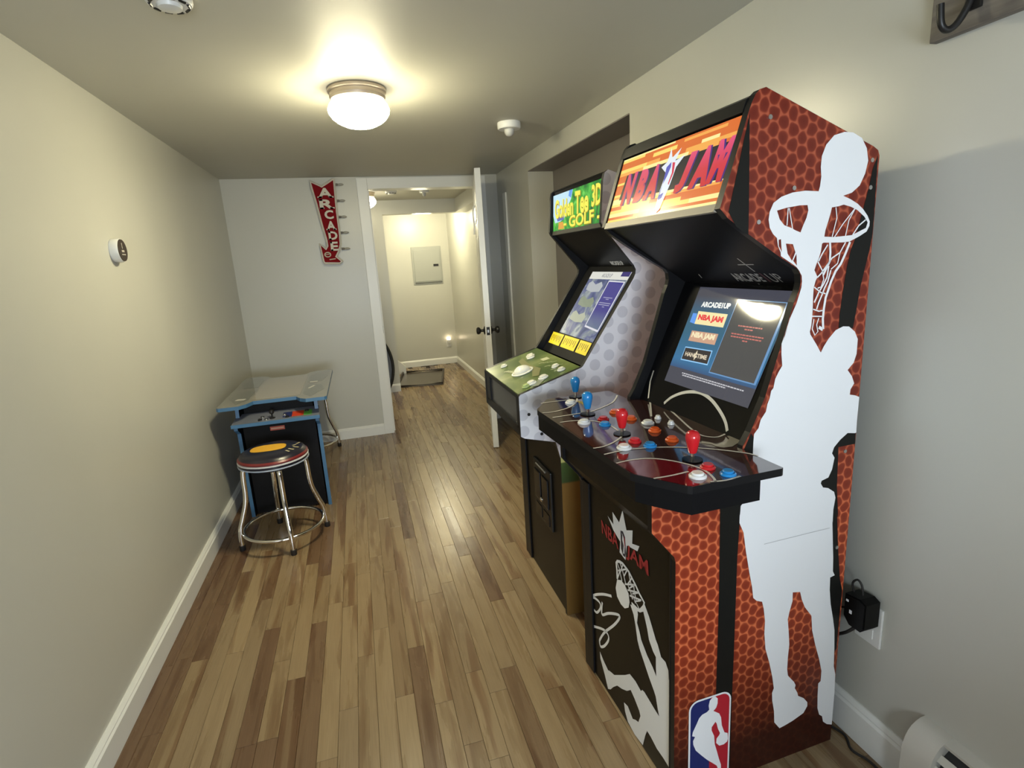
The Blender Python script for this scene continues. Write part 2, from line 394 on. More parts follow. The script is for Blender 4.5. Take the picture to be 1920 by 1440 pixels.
def box(bm, x0, x1, y0, y1, z0, z1, bev=0.0):
    vs = [bm.verts.new(p) for p in ((x0, y0, z0), (x1, y0, z0), (x1, y1, z0), (x0, y1, z0), (x0, y0, z1), (x1, y0, z1), (x1, y1, z1), (x0, y1, z1))]
    fs = [bm.faces.new([vs[i] for i in f]) for f in ((3, 2, 1, 0), (4, 5, 6, 7), (0, 1, 5, 4), (1, 2, 6, 5), (2, 3, 7, 6), (3, 0, 4, 7))]
    if bev:
        es = list({e for f in fs for e in f.edges})
        bmesh.ops.bevel(bm, geom=es, offset=bev, segments=2, affect='EDGES', profile=0.6)
    return fs

def boxo(name, x0, x1, y0, y1, z0, z1, m, parent=None, bev=0.0):
    bm = bmesh.new()
    box(bm, x0, x1, y0, y1, z0, z1, bev)
    return mk(name, bm, m, parent)

def tris(poly, holes=()):
    loops = [[Vector((p[0], p[1], 0)) for p in poly]] + [[Vector((p[0], p[1], 0)) for p in h] for h in holes]
    pts = [p for l in loops for p in l]
    return pts, tessellate_polygon(loops)

def flat(bm, poly, fn, holes=(), off=0.0):
    """a flat print: polygon in surface coordinates, fn maps it onto its surface"""
    pts, t = tris(poly, holes)
    vs = [bm.verts.new(fn(p.x, p.y, off)) for p in pts]
    for a in t:
        try:
            bm.faces.new([vs[i] for i in a])
        except ValueError:
            pass

def ribbon(bm, pts, w, fn, off=0.0):
    """a printed line of width w"""
    P = [Vector((p[0], p[1])) for p in pts]
    ls, rs = [], []
    for i, p in enumerate(P):
        a = P[max(i - 1, 0)]; b = P[min(i + 1, len(P) - 1)]
        d = (b - a)
        d = d.normalized() if d.length > 1e-9 else Vector((1, 0))
        n = Vector((-d.y, d.x)) * (w / 2)
        ls.append(bm.verts.new(fn(p.x + n.x, p.y + n.y, off)))
        rs.append(bm.verts.new(fn(p.x - n.x, p.y - n.y, off)))
    for i in range(len(P) - 1):
        bm.faces.new((ls[i], ls[i + 1], rs[i + 1], rs[i]))

def smooth_path(pts, n=6):
    """Catmull-Rom through the points"""
    P = [Vector(p) for p in pts]
    out = []
    for i in range(len(P) - 1):
        p0 = P[max(i - 1, 0)]; p1 = P[i]; p2 = P[i + 1]; p3 = P[min(i + 2, len(P) - 1)]
        for k in range(n):
            t = k / n
            out.append(0.5 * ((2 * p1) + (p2 - p0) * t + (2 * p0 - 5 * p1 + 4 * p2 - p3) * t * t + (3 * p1 - p0 - 3 * p2 + p3) * t ** 3))
    out.append(P[-1])
    return out

def prism(bm, poly, fn0, fn1, side_mat=0, cap0=0, cap1=0):
    """extrude a 2-D polygon between two mapped copies"""
    pts, t = tris(poly)
    a = [bm.verts.new(fn0(p.x, p.y)) for p in pts]
    b = [bm.verts.new(fn1(p.x, p.y)) for p in pts]
    for tr in t:
        f = bm.faces.new([a[i] for i in tr]); f.material_index = cap0
        f = bm.faces.new([b[i] for i in reversed(tr)]); f.material_index = cap1
    n = len(pts)
    for i in range(n):
        f = bm.faces.new((a[i], a[(i + 1) % n], b[(i + 1) % n], b[i])); f.material_index = side_mat
    bmesh.ops.recalc_face_normals(bm, faces=bm.faces[:])

def lathe(bm, prof, c=(0, 0, 0), seg=32, axis='z', caps=True):
    rings = []
    for r, h in prof:
        ring = []
        for i in range(seg):
            a = 2 * PI * i / seg
            x, y = r * math.cos(a), r * math.sin(a)
            p = {'z': (x, y, h), 'x': (h, x, y), 'y': (x, h, y)}[axis]
            ring.append(bm.verts.new((c[0] + p[0], c[1] + p[1], c[2] + p[2])))
        rings.append(ring)
    for a, b in zip(rings, rings[1:]):
        for i in range(seg):
            bm.faces.new((a[i], a[(i + 1) % seg], b[(i + 1) % seg], b[i]))
    if caps:
        bm.faces.new(rings[0]); bm.faces.new(list(reversed(rings[-1])))
    bmesh.ops.recalc_face_normals(bm, faces=bm.faces[:])

def tube(bm, pts, r, seg=12, closed=False, caps=True):
    P = [Vector(p) for p in pts]
    n = len(P)
    rings = []
    up = Vector((0, 0, 1))
    prev = None
    for i in range(n):
        if closed:
            d = P[(i + 1) % n] - P[i - 1]
        else:
            d = P[min(i + 1, n - 1)] - P[max(i - 1, 0)]
        d.normalize()
        if prev is None:
            s = d.cross(up)
            if s.length < 1e-3:
                s = d.cross(Vector((1, 0, 0)))
        else:
            s = prev - d * prev.dot(d)
        s.normalize(); prev = s
        t = d.cross(s)
        rad = r[i] if isinstance(r, (list, tuple)) else r
        rings.append([bm.verts.new(P[i] + (s * math.cos(2 * PI * k / seg) + t * math.sin(2 * PI * k / seg)) * rad) for k in range(seg)])
    for i in range(n if closed else n - 1):
        a, b = rings[i], rings[(i + 1) % n]
        for k in range(seg):
            bm.faces.new((a[k], a[(k + 1) % seg], b[(k + 1) % seg], b[k]))
    if caps and not closed:
        bm.faces.new(rings[0]); bm.faces.new(list(reversed(rings[-1])))
    bmesh.ops.recalc_face_normals(bm, faces=bm.faces[:])

_textcache = {}
def text_shape(s, shear=0.0, bold=0.0, res=3):
    """vertices (0..1 in the box of the word) and faces of a word in Blender's own font"""
    k = (s, shear, bold)
    if k in _textcache:
        return _textcache[k]
    cu = bpy.data.curves.new('word', 'FONT')
    cu.body = s; cu.shear = shear; cu.offset = bold; cu.resolution_u = res
    ob = bpy.data.objects.new('word', cu)
    COL.objects.link(ob)
    dg = bpy.context.evaluated_depsgraph_get()
    me = bpy.data.meshes.new_from_object(ob.evaluated_get(dg), depsgraph=dg)
    V = [v.co.copy() for v in me.vertices]
    F = [list(p.vertices) for p in me.polygons]
    x0, x1 = min(v.x for v in V), max(v.x for v in V)
    y0, y1 = min(v.y for v in V), max(v.y for v in V)
    V = [((v.x - x0) / (x1 - x0), (v.y - y0) / (y1 - y0)) for v in V]
    bpy.data.objects.remove(ob); bpy.data.meshes.remove(me); bpy.data.curves.remove(cu)
    _textcache[k] = (V, F)
    return V, F

def word(bm, s, quad, fn, off=0.0, shear=0.0, bold=0.0):
    """letter s into the quad (TL, TR, BR, BL in surface coordinates)"""
    V, F = text_shape(s, shear, bold)
    tl, tr, br, bl = [Vector(q) for q in quad]
    vs = []
    for x, y in V:
        p = bl.lerp(br, x).lerp(tl.lerp(tr, x), y)
        vs.append(bm.verts.new(fn(p.x, p.y, off)))
    for f in F:
        try:
            bm.faces.new([vs[i] for i in f])
        except ValueError:
            pass

def rect_quad(a0, a1, b0, b1):
    return [(a0, b1), (a1, b1), (a1, b0), (a0, b0)]

def mm(pts):
    return [(p[0] / 1000.0, p[1] / 1000.0) for p in pts]

# ------------------------------------------------------------------ the room
XL, XR, YB, H = -0.88, 1.235, 4.67, 2.11
DX0, DX1, DZ = 0.176, 1.05, 2.016        # door opening in the back wall

def shell(name, boxes, m=WALL):
    bm = bmesh.new()
    for b in boxes:
        box(bm, *b)
    return struct(mk(name, bm, m))

floor = shell('floor', [(-1.0, 1.60, -1.52, 8.0, -0.06, -0.0085)], SUBFLOOR)
shell('ceiling', [(-1.0, 1.60, -1.52, 8.0, H, H + 0.1)], CEIL)
shell('wall_left', [(XL - 0.1, XL, -1.52, YB + 0.12, 0, H)])
shell('wall_back', [(XL, DX0 - 0.02, YB, YB + 0.12, 0, H), (DX1 + 0.02, XR, YB, YB + 0.12, 0, H), (DX0 - 0.02, DX1 + 0.02, YB, YB + 0.12, DZ + 0.02, H)])
AY0, AY1, AX, AZ = 2.33, 3.81, 1.42, 1.993    # the recess in the right-hand wall
shell('wall_right', [(XR, XR + 0.28, -1.52, AY0, 0, H), (XR, XR + 0.28, AY1, YB + 0.12, 0, H), (XR, XR + 0.28, AY0, AY1, AZ + 0.004, H)])
RECESS_DARK = paint('recess_dark', (0.20, 0.18, 0.172), 0.45)  # recess surfaces are darker than the rest of the wall
shell('wall_recess', [(AX, XR + 0.28, AY0, AY1, 0, AZ), (XR + 0.002, AX, AY0, AY1, AZ - 0.001, AZ + 0.004)], RECESS_DARK)
WY0, WY1, WX0, WX1, WZ0, WZ1 = -1.52, -1.40, -0.47, 0.61, 0.71, 1.43
LOW_BOUNCE = grained('low_bounce_dark', (0.050, 0.034, 0.022), (0.085, 0.060, 0.040), 0.5, (60, 60, 3))  # made-up dark finish on unseen surfaces, to cut bounced light
shell('wall_rear', [(XL, XR, WY0, WY1, 0, WZ0), (XL, XR, WY0, WY1, WZ1, H), (XL, WX0, WY0, WY1, WZ0, WZ1), (WX1, XR, WY0, WY1, WZ0, WZ1)], LOW_BOUNCE)
bm = bmesh.new()
for b in ((WX0, WX0 + 0.02, WY0, WY1 + 0.012, WZ0, WZ1), (WX1 - 0.02, WX1, WY0, WY1 + 0.012, WZ0, WZ1), (WX0 + 0.02, WX1 - 0.02, WY0, WY1 + 0.012, WZ0, WZ0 + 0.02), (WX0 + 0.02, WX1 - 0.02, WY0, WY1 + 0.012, WZ1 - 0.02, WZ1)):
    box(bm, *b)
struct(mk('window_1', bm, TRIM))
# unseen low wall added to block daylight from the lower right-hand wall
shell('wall_light_block', [(0.50, XR, -0.52, -0.40, 0, 0.90)], LOW_BOUNCE)
# hall beyond the door
HX = 1.30
shell('wall_hall_left', [(-0.42, 0.362, 6.28, 6.40, 0, H), (-0.52, -0.42, YB + 0.12, 7.9, 0, H)])
shell('wall_hall_right', [(HX, HX + 0.1, YB + 0.12, 7.75, 0, H)])
shell('wall_hall_far', [(-0.42, HX + 0.1, 7.75, 7.87, 0, H)])
shell('trim_hall_header', [(0.362, HX, 6.28, 6.40, 1.965, H)])
shell('trim_hall_soffit', [(1.165, HX, YB + 0.12, 6.28, 1.965, H)])

# baseboards: a plank with a stepped, rounded cap
def baseboard(name, p0, p1, nrm, h=0.095, t=0.016):
    p0, p1, nrm = Vector(p0), Vector(p1), Vector(nrm)
    prof = [(0, 0), (t, 0), (t, h * 0.80), (t * 0.72, h * 0.86), (t * 0.72, h * 0.90), (t * 0.40, h * 0.97), (t * 0.25, h), (0, h)]
    bm = bmesh.new()
    prism(bm, prof, lambda a, b: p0 + nrm * a + Vector((0, 0, b)), lambda a, b: p1 + nrm * a + Vector((0, 0, b)))
    return struct(mk(name, bm, TRIM))
baseboard('baseboard_left', (XL, -1.4, 0), (XL, YB, 0), (1, 0, 0), 0.097, 0.02)
baseboard('baseboard_back', (XL + 0.02, YB, 0), (0.095, YB, 0), (0, -1, 0), 0.092, 0.016)
baseboard('baseboard_right', (XR, 0.84, 0), (XR, AY0, 0), (-1, 0, 0), 0.118, 0.016)
baseboard('baseboard_right_far', (XR, AY1, 0), (XR, YB, 0), (-1, 0, 0), 0.092, 0.016)
baseboard('baseboard_hall_left', (-0.42, 6.28, 0), (0.362, 6.28, 0), (0, -1, 0), 0.092, 0.016)
baseboard('baseboard_hall_right', (HX, YB + 0.12, 0), (HX, 7.75, 0), (-1, 0, 0), 0.092, 0.016)
baseboard('baseboard_hall_far', (-0.42, 7.75, 0), (HX, 7.75, 0), (0, -1, 0), 0.092, 0.016)
# door casing and jambs
bm = bmesh.new()
box(bm, 0.095, DX0, YB - 0.018, YB, 0, 2.10, 0.003)
struct(mk('trim_1', bm, TRIM))
bm = bmesh.new()
box(bm, DX1, 1.133, YB - 0.018, YB, 0, 2.10, 0.003)
struct(mk('trim_2', bm, TRIM))
bm = bmesh.new()
box(bm, DX0, DX1, YB - 0.018, YB, DZ, 2.10, 0.003)
struct(mk('trim_3', bm, TRIM))
bm = bmesh.new()
box(bm, DX0 - 0.02, DX0, YB, YB + 0.125, 0, DZ); box(bm, DX1, DX1 + 0.02, YB, YB + 0.125, 0, DZ); box(bm, DX0 - 0.02, DX1 + 0.02, YB, YB + 0.125, DZ, DZ + 0.02)
box(bm, DX0, DX0 + 0.010, YB + 0.05, YB + 0.085, 0, DZ)
struct(mk('trim_4', bm, TRIM))
strike = boxo('trim_5', DX0 - 0.001, DX0 + 0.002, YB + 0.005, YB + 0.035, 0.87, 0.93, IRON); struct(strike)
# narrow upright moulding on the right-hand wall by the corner
bm = bmesh.new()
box(bm, XR - 0.014, XR, 4.38, 4.46, 0.092, 1.93, 0.003)
struct(mk('trim_6', bm, TRIM))
# sloped skirt end at the foot of the hall recess
bm = bmesh.new()
prism(bm, [(0.40, 0.0), (0.515, 0.0), (0.515, 0.10), (0.41, 0.20)], lambda a, b: (a, 7.30, b), lambda a, b: (a, 7.34, b))
struct(mk('trim_7', bm, TRIM))

# ------------------------------------------------------------------ floor planks
PW = 0.0605
def plank_mesh(length):
    bm = bmesh.new()
    w = PW - 0.0008; l = length - 0.0008
    c = 0.0007
    lo = [bm.verts.new(p) for p in ((-w / 2, 0, -0.0085), (w / 2, 0, -0.0085), (w / 2, l, -0.0085), (-w / 2, l, -0.0085))]
    mid = [bm.verts.new(p) for p in ((-w / 2, 0, -0.0006), (w / 2, 0, -0.0006), (w / 2, l, -0.0006), (-w / 2, l, -0.0006))]
    top = [bm.verts.new(p) for p in ((-w / 2 + c, c, 0), (w / 2 - c, c, 0), (w / 2 - c, l - c, 0), (-w / 2 + c, l - c, 0))]
    for a, b in ((lo, mid), (mid, top)):
        for i in range(4):
            bm.faces.new((a[i], a[(i + 1) % 4], b[(i + 1) % 4], b[i]))
    bm.faces.new(top)
    me = bpy.data.meshes.new('plank')
    bm.normal_update(); bm.to_mesh(me); bm.free()
    me.materials.append(WOOD)
    return me
LENS = (0.36, 0.58, 0.80, 1.02, 1.26)
PM = {l: plank_mesh(l) for l in LENS}
rest = bmesh.new()
nplank = 0
i = 0
x = XL + PW / 2
while x < 1.45:
    y = -1.39 + random.uniform(-0.2, 0.0)
    while y < 7.74:
        l = random.choice(LENS)
        y1 = y + l
        vis = y1 > 0.62 and ((x < 0.70 and y < YB) or (x >= 0.70 and (y < 1.25 or (y1 > 3.5 and y < YB))) or (y1 > YB and x > 0.06 and x < 1.30))
        if y1 > 7.85:
            l2 = [q for q in LENS if y + q <= 7.85]
            if not l2:
                break
            l = max(l2); y1 = y + l
        if vis and nplank < 300:
            o = bpy.data.objects.new('plank', PM[l])
            COL.objects.link(o); o.parent = floor
            o.location = (x, y, 0)
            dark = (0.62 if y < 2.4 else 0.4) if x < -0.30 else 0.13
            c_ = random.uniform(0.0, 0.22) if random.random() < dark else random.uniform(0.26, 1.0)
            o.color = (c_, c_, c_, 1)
            nplank += 1
        else:
            w = PW - 0.0012
            box(rest, x - w / 2, x + w / 2, y, y1 - 0.0012, -0.0085, 0)
        y = y1
    x += PW
ro = mk('plank_rest', rest, WOOD, floor)
ro['kind'] = 'stuff'

# ------------------------------------------------------------------ ceiling lamps and detectors
GLOBE = glow('lit_opal_glass', (1.0, 0.91, 0.60), GLOBE_STRENGTH)
GLOBE2 = glow('lit_hall_glass', (1.0, 0.91, 0.62), HALL_STRENGTH)
BRASS = mat('brushed_nickel', (0.60, 0.52, 0.42), 0.35, metal=0.8)
SHOULDER = glow('lit_opal_shoulder', (1.0, 0.90, 0.66), 9.0)
def ceiling_lamp(loc, label, gm, r=0.112):
    t = thing('ceiling_lamp', label, 'lamp', loc)
    k = r / 0.112
    bm = bmesh.new()
    lathe(bm, [(0.112 * k, 0.0), (0.116 * k, -0.006), (0.116 * k, -0.014), (0.108 * k, -0.018), (0.108 * k, -0.026), (0.111 * k, -0.032), (0.106 * k, -0.042), (0.098 * k, -0.042)], seg=48)
    mk('ceiling_ring', bm, BRASS, t, True)
    bm = bmesh.new()
    lathe(bm, [(0.100 * k, -0.040), (0.106 * k, -0.050), (0.116 * k, -0.062), (0.122 * k, -0.078)], seg=48, caps=False)
    mk('glass_shoulder', bm, SHOULDER, t, True)
    bm = bmesh.new()
    lathe(bm, [(0.122 * k, -0.078), (0.120 * k, -0.092), (0.108 * k, -0.110), (0.088 * k, -0.126), (0.060 * k, -0.139), (0.030 * k, -0.146), (0.004 * k, -0.148)], seg=48)
    mk('glass_globe', bm, gm, t, True)
    return t
ceiling_lamp((0.095, 2.47, H), 'lit opal glass globe lamp on the ceiling of the room', GLOBE)
ceiling_lamp((0.172, 5.62, H), 'lit globe lamp in the hall, half hidden behind the door casing', GLOBE2, 0.10)

def detector(loc, r, label, style):
    t = thing('smoke_detector', label, 'detector', loc)
    bm = bmesh.new()
    lathe(bm, [(r * 0.98, 0), (r, -0.006), (r, -0.026), (r * 0.93, -0.033), (r * 0.55, -0.034)], seg=36)
    mk('housing', bm, WHITEP, t, True)
    bm = bmesh.new()
    if style == 'dome':
        lathe(bm, [(r * 0.42, -0.034), (r * 0.42, -0.046), (r * 0.34, -0.060), (r * 0.18, -0.067), (0.002, -0.069)], seg=24)
        mk('sensor_dome', bm, mat('clear_dome', (0.55, 0.55, 0.52), 0.12), t, True)
    else:
        for a in range(10):
            an = a * 2 * PI / 10
            c_, s_ = math.cos(an), math.sin(an)
            ca = (r * 0.80 * c_, r * 0.80 * s_)
            tube(bm, [(ca[0] - s_ * r * 0.16, ca[1] + c_ * r * 0.16, -0.034), (ca[0] + s_ * r * 0.16, ca[1] - c_ * r * 0.16, -0.034)], 0.0035, 6)
        mk('vent_slots', bm, IRON, t)
        bm = bmesh.new()
        lathe(bm, [(r * 0.55, -0.033), (r * 0.50, -0.042), (r * 0.2, -0.045), (0.001, -0.045)], seg=24)
        mk('test_button', bm, WHITEP, t, True)
    return t
detector((0.876, 2.985, H), 0.062, 'round white detector with clear dome bulge on ceiling beyond the globe lamp', 'dome')
detector((-0.368, 1.712, H), 0.054, 'round white slotted detector on ceiling, cut by the top edge of the photo', 'vent')
detector((0.415, 5.44, H), 0.055, 'small dark-slotted detector on the hall ceiling beside the hall lamp', 'vent')
detector((0.725, 5.46, H), 0.045, 'smaller white sensor on the hall ceiling near the soffit', 'dome')

# ------------------------------------------------------------------ thermostat
t = thing('thermostat', 'round white thermostat with dark glass face on the left wall', 'thermostat', (XL, 2.49, 1.527))
bm = bmesh.new()
lathe(bm, [(0.043, 0), (0.045, 0.004), (0.045, 0.026), (0.043, 0.030)], axis='x', seg=36)
mk('housing', bm, WHITEP, t, True)
bm = bmesh.new()
lathe(bm, [(0.042, 0.030), (0.041, 0.032), (0.001, 0.0325)], axis='x', seg=36)
mk('display_face', bm, mat('dark_glass_face', (0.035, 0.025, 0.018), 0.15), t, True)
bm = bmesh.new()
def tface(a, b, o): return (0.0328 + o, a, b)
ribbon(bm, [(-0.004, 0.006), (-0.004, 0.028)], 0.006, tface); ribbon(bm, [(-0.014, -0.003), (0.010, -0.003)], 0.008, tface); ribbon(bm, [(-0.018, -0.016), (0.018, -0.016)], 0.004, tface)
mk('display_digits', bm, mat('grey_digits', (0.45, 0.42, 0.38), 0.4), t)

# ------------------------------------------------------------------ ARCADE arrow sign on the back wall
SY = 4.612
t = thing('arcade_sign', 'red arrow shaped ARCADE sign hanging on the back wall', 'sign', (0, SY, 0))
outline = [(-0.246, 2.078), (-0.164, 2.039), (-0.078, 2.089), (-0.065, 2.087), (-0.073, 1.861), (-0.072, 1.682), (-0.076, 1.601), (-0.093, 1.554), (-0.119, 1.512), (-0.076, 1.471), (-0.100, 1.456), (-0.216, 1.463), (-0.224, 1.480), (-0.233, 1.615), (-0.193, 1.578), (-0.180, 1.596), (-0.182, 1.644), (-0.200, 1.751), (-0.220, 1.908), (-0.240, 2.027)]
RIM = mat('sign_cream_rim', (0.58, 0.54, 0.46), 0.4)
SRED = mat('sign_red', (0.20, 0.006, 0.010), 0.7, spec=0.08)
CREAM = mat('sign_cream_letter', (0.56, 0.53, 0.43), 0.45)
bm = bmesh.new()
prism(bm, outline, lambda a, b: (a, 0, b), lambda a, b: (a, 0.050, b))
mk('sign_box', bm, RIM, t)
cx, cz = -0.14, 1.78
inner = []
def inset(poly, d):
    n = len(poly); out = []
    P = [Vector(p) for p in poly]
    area = sum(P[i].x * P[(i + 1) % n].y - P[(i + 1) % n].x * P[i].y for i in range(n))
    sgn = 1 if area > 0 else -1
    for i in range(n):
        e1 = (P[i] - P[i - 1]).normalized(); e2 = (P[(i + 1) % n] - P[i]).normalized()
        n1 = Vector((-e1.y, e1.x)) * sgn; n2 = Vector((-e2.y, e2.x)) * sgn
        b = (n1 + n2)
        b = b / max(0.35, b.length_squared) * 2 if b.length > 1e-6 else n1
        k = b.normalized() * min(d * 1.6, d * (b.length / 2) * 1.0 + d * 0.0)
        out.append(P[i] + (n1 + n2).normalized() * d * min(1.6, 1 / max(0.45, (n1 + n2).length / 2)))
    return [(p.x, p.y) for p in out]
inn = inset(outline, 0.0095)
bm = bmesh.new()
prism(bm, inn, lambda a, b: (a, -0.003, b), lambda a, b: (a, 0.002, b))
mk('sign_face', bm, SRED, t)
rimbm = bmesh.new()
tube(rimbm, [(p[0], -0.001, p[1]) for p in outline], 0.0055, 8, closed=True)
mk('sign_rim', rimbm, RIM, t)
LET = [('A', -0.145, 1.988, 0.105, 0.072), ('R', -0.144, 1.906, 0.104, 0.070), ('C', -0.136, 1.828, 0.066, 0.066), ('A', -0.131, 1.746, 0.066, 0.068), ('D', -0.126, 1.671, 0.066, 0.064), ('E', -0.126, 1.590, 0.056, 0.068)]
for ch, lx, lz, lw, lh in LET:
    bm = bmesh.new()
    V, F = text_shape(ch, 0.0, 0.035)
    def fn(x, y, yy): return (lx + (x - 0.5) * lw, yy, lz + (y - 0.5) * lh)
    f_ = [bm.verts.new(fn(x, y, -0.014)) for x, y in V]
    for f in F:
        bm.faces.new([f_[q] for q in f])
    ret = bmesh.ops.extrude_face_region(bm, geom=bm.faces[:])
    for v in ret['geom']:
        if isinstance(v, bmesh.types.BMVert):
            v.co.y = -0.003
    # slab serifs
    if ch in 'ARDE':
        feet = {'A': (0.10, 0.90), 'R': (0.14, 0.88), 'D': (0.14,), 'E': (0.14,)}[ch]
        for fx in feet:
            box(bm, lx + (fx - 0.5 - 0.16) * lw, lx + (fx - 0.5 + 0.16) * lw, -0.014, -0.003, lz - 0.5 * lh, lz - 0.5 * lh + 0.011)
        if ch in 'RDE':
            box(bm, lx + (0.14 - 0.5 - 0.16) * lw, lx + (0.14 - 0.5 + 0.10) * lw, -0.014, -0.003, lz + 0.5 * lh - 0.011, lz + 0.5 * lh)
    mk('letter', bm, CREAM, t)
bm = bmesh.new()
tube(bm, [(-0.184 + 0.022 * math.cos(a), -0.005, 1.529 + 0.017 * math.sin(a)) for a in [k * 2 * PI / 24 for k in range(24)]], 0.0045, 6, closed=True)
tube(bm, [(-0.206, -0.005, 1.529), (-0.160, -0.005, 1.534)], 0.003, 6)
tube(bm, [(-0.175, -0.005, 1.491), (-0.128, -0.005, 1.495)], 0.004, 6)
mk('arrow_emblem', bm, CREAM, t)
BULB = mat('unlit_bulb_glass', (0.36, 0.35, 0.30), 0.25)
SOCK = mat('bulb_socket', (0.17, 0.155, 0.13), 0.5)
for bx, bz in ((-0.069, 2.051), (-0.071, 1.932), (-0.073, 1.811), (-0.072, 1.692), (-0.076, 1.569)):
    bm = bmesh.new()
    lathe(bm, [(0.008, 0.0), (0.009, 0.006), (0.008, 0.022), (0.006, 0.026)], axis='x', seg=12, c=(bx, 0.025, bz))
    b_ = mk('bulb_socket', bm, SOCK, t, True)
    bm = bmesh.new()
    lathe(bm, [(0.006, 0.026), (0.008, 0.034), (0.009, 0.046), (0.007, 0.058), (0.003, 0.066), (0.0005, 0.068)], axis='x', seg=12, c=(bx, 0.025, bz))
    mk('bulb', bm, BULB, b_, True)

# ------------------------------------------------------------------ open door
d1 = Vector((0.893, 3.88, 0)); d2 = Vector((1.050, 4.655, 0))
dv = (d2 - d1).normalized(); dn = Vector((dv.y, -dv.x, 0))       # dn faces the right-hand wall
door = bpy.data.objects.new('door_1', None); COL.objects.link(door)
door['kind'] = 'structure'; door['label'] = 'white interior door standing open into the room'
door.location = d1
door.rotation_euler = (0, 0, math.atan2(dv.y, dv.x))
DL = (d2 - d1).length
bm = bmesh.new()
box(bm, 0, DL, -0.021, 0.021, 0.006, 2.034, 0.0015)
mk('slab', bm, TRIM, door)
for s in (-1, 1):
    for (u0, u1, z0, z1) in ((0.11, 0.36, 0.22, 0.80), (0.43, 0.68, 0.22, 0.80), (0.11, 0.36, 1.02, 1.60), (0.43, 0.68, 1.02, 1.60), (0.11, 0.36, 1.70, 1.92), (0.43, 0.68, 1.70, 1.92)):
        bm = bmesh.new()
        yy = s * 0.0205
        prism(bm, [(u0, z0), (u1, z0), (u1, z1), (u0, z1)], lambda a, b: (a, yy, b), lambda a, b: ((a - (u0 + u1) / 2) * 0.84 + (u0 + u1) / 2, yy + s * 0.006, (b - (z0 + z1) / 2) * 0.92 + (z0 + z1) / 2))
        mk('raised_panel', bm, TRIM, door)
kn = [(0.030, 0.0), (0.031, 0.004), (0.026, 0.009), (0.011, 0.013), (0.010, 0.030), (0.020, 0.036), (0.027, 0.046), (0.027, 0.056), (0.020, 0.064), (0.002, 0.067)]
for s in (-1, 1):
    bm = bmesh.new()
    lathe(bm, [(r, s * (0.021 + h)) for r, h in kn], axis='y', seg=28, c=(0.060, 0, 0.905))
    mk('door_knob', bm, IRON, door, True)
boxo('latch_plate', -0.0015, 0.001, -0.012, 0.012, 0.875, 0.935, IRON, door)
boxo('latch_bolt', -0.009, 0, -0.006, 0.006, 0.895, 0.915, STEEL, door)
for hz in (0.25, 1.05, 1.83):
    bm = bmesh.new()
    lathe(bm, [(0.007, -0.045), (0.008, -0.04), (0.008, 0.04), (0.007, 0.045)], c=(DL - 0.004, -0.030, hz), seg=12)
    mk('hinge', bm, IRON, door, True)
# small white hook with a cord on the hall side of the door
bm = bmesh.new()
tube(bm, smooth_path([(0.16, 0.021, 1.80), (0.16, 0.040, 1.79), (0.16, 0.048, 1.74), (0.16, 0.044, 1.66), (0.16, 0.050, 1.60)]), 0.006, 8)
mk('door_hook', bm, WHITEP, door, True)

# ------------------------------------------------------------------ things in the hall
t = thing('breaker_panel', 'grey metal breaker panel door set into the far hall wall', 'panel', (0.98, 7.75, 1.40))
GREYM = mat('grey_enamel', (0.36, 0.37, 0.34), 0.4)
bm = bmesh.new(); box(bm, -0.205, 0.205, -0.012, 0, -0.255, 0.255, 0.004)
mk('panel_frame', bm, GREYM, t)
bm = bmesh.new(); box(bm, -0.18, 0.185, -0.020, -0.011, -0.215, 0.215, 0.004)
pd = mk('panel_door', bm, GREYM, t)
boxo('panel_latch', 0.085, 0.155, -0.026, -0.019, -0.015, 0.015, IRON, pd)
boxo('panel_shadow_strip', -0.185, 0.19, -0.022, -0.011, -0.236, -0.226, mat('panel_shadow_gap', (0.1, 0.1, 0.09), 0.6), t)  # dark strip colours in the shadow line under the panel door

t = thing('night_light', 'glowing night light plugged into outlet in far hall corner', 'night light', (1.19, 7.75, 0.30))
boxo('wall_plate', -0.035, 0.035, -0.006, 0, -0.06, 0.06, WHITEP, t, 0.002)
bm = bmesh.new(); box(bm, -0.022, 0.022, -0.045, -0.006, 0.0, 0.05, 0.006); mk('plug_body', bm, WHITEP, t)
bm = bmesh.new(); box(bm, -0.024, 0.024, -0.050, -0.012, 0.045, 0.085, 0.010); mk('lit_lens', bm, glow('night_glow', (1.0, 0.80, 0.52), 9.0), t)

t = thing('boot_tray', 'shallow dark boot tray lying on the hall floor by the far wall', 'tray', (0.667, 6.86, 0.0), math.radians(-9.9))
TRAY = mat('bronze_tray', (0.075, 0.058, 0.042), 0.22, spec=0.6)
bm = bmesh.new(); box(bm, -0.27, 0.27, -0.46, 0.44, 0.001, 0.006); mk('tray_floor', bm, TRAY, t)
bm = bmesh.new(); tube(bm, [(-0.27, -0.46, 0.018), (0.27, -0.46, 0.018), (0.27, 0.44, 0.018), (-0.27, 0.44, 0.018)], 0.016, 10, closed=True)
mk('tray_rim', bm, mat('tray_dark_rim', (0.03, 0.02, 0.014), 0.4), t, True)

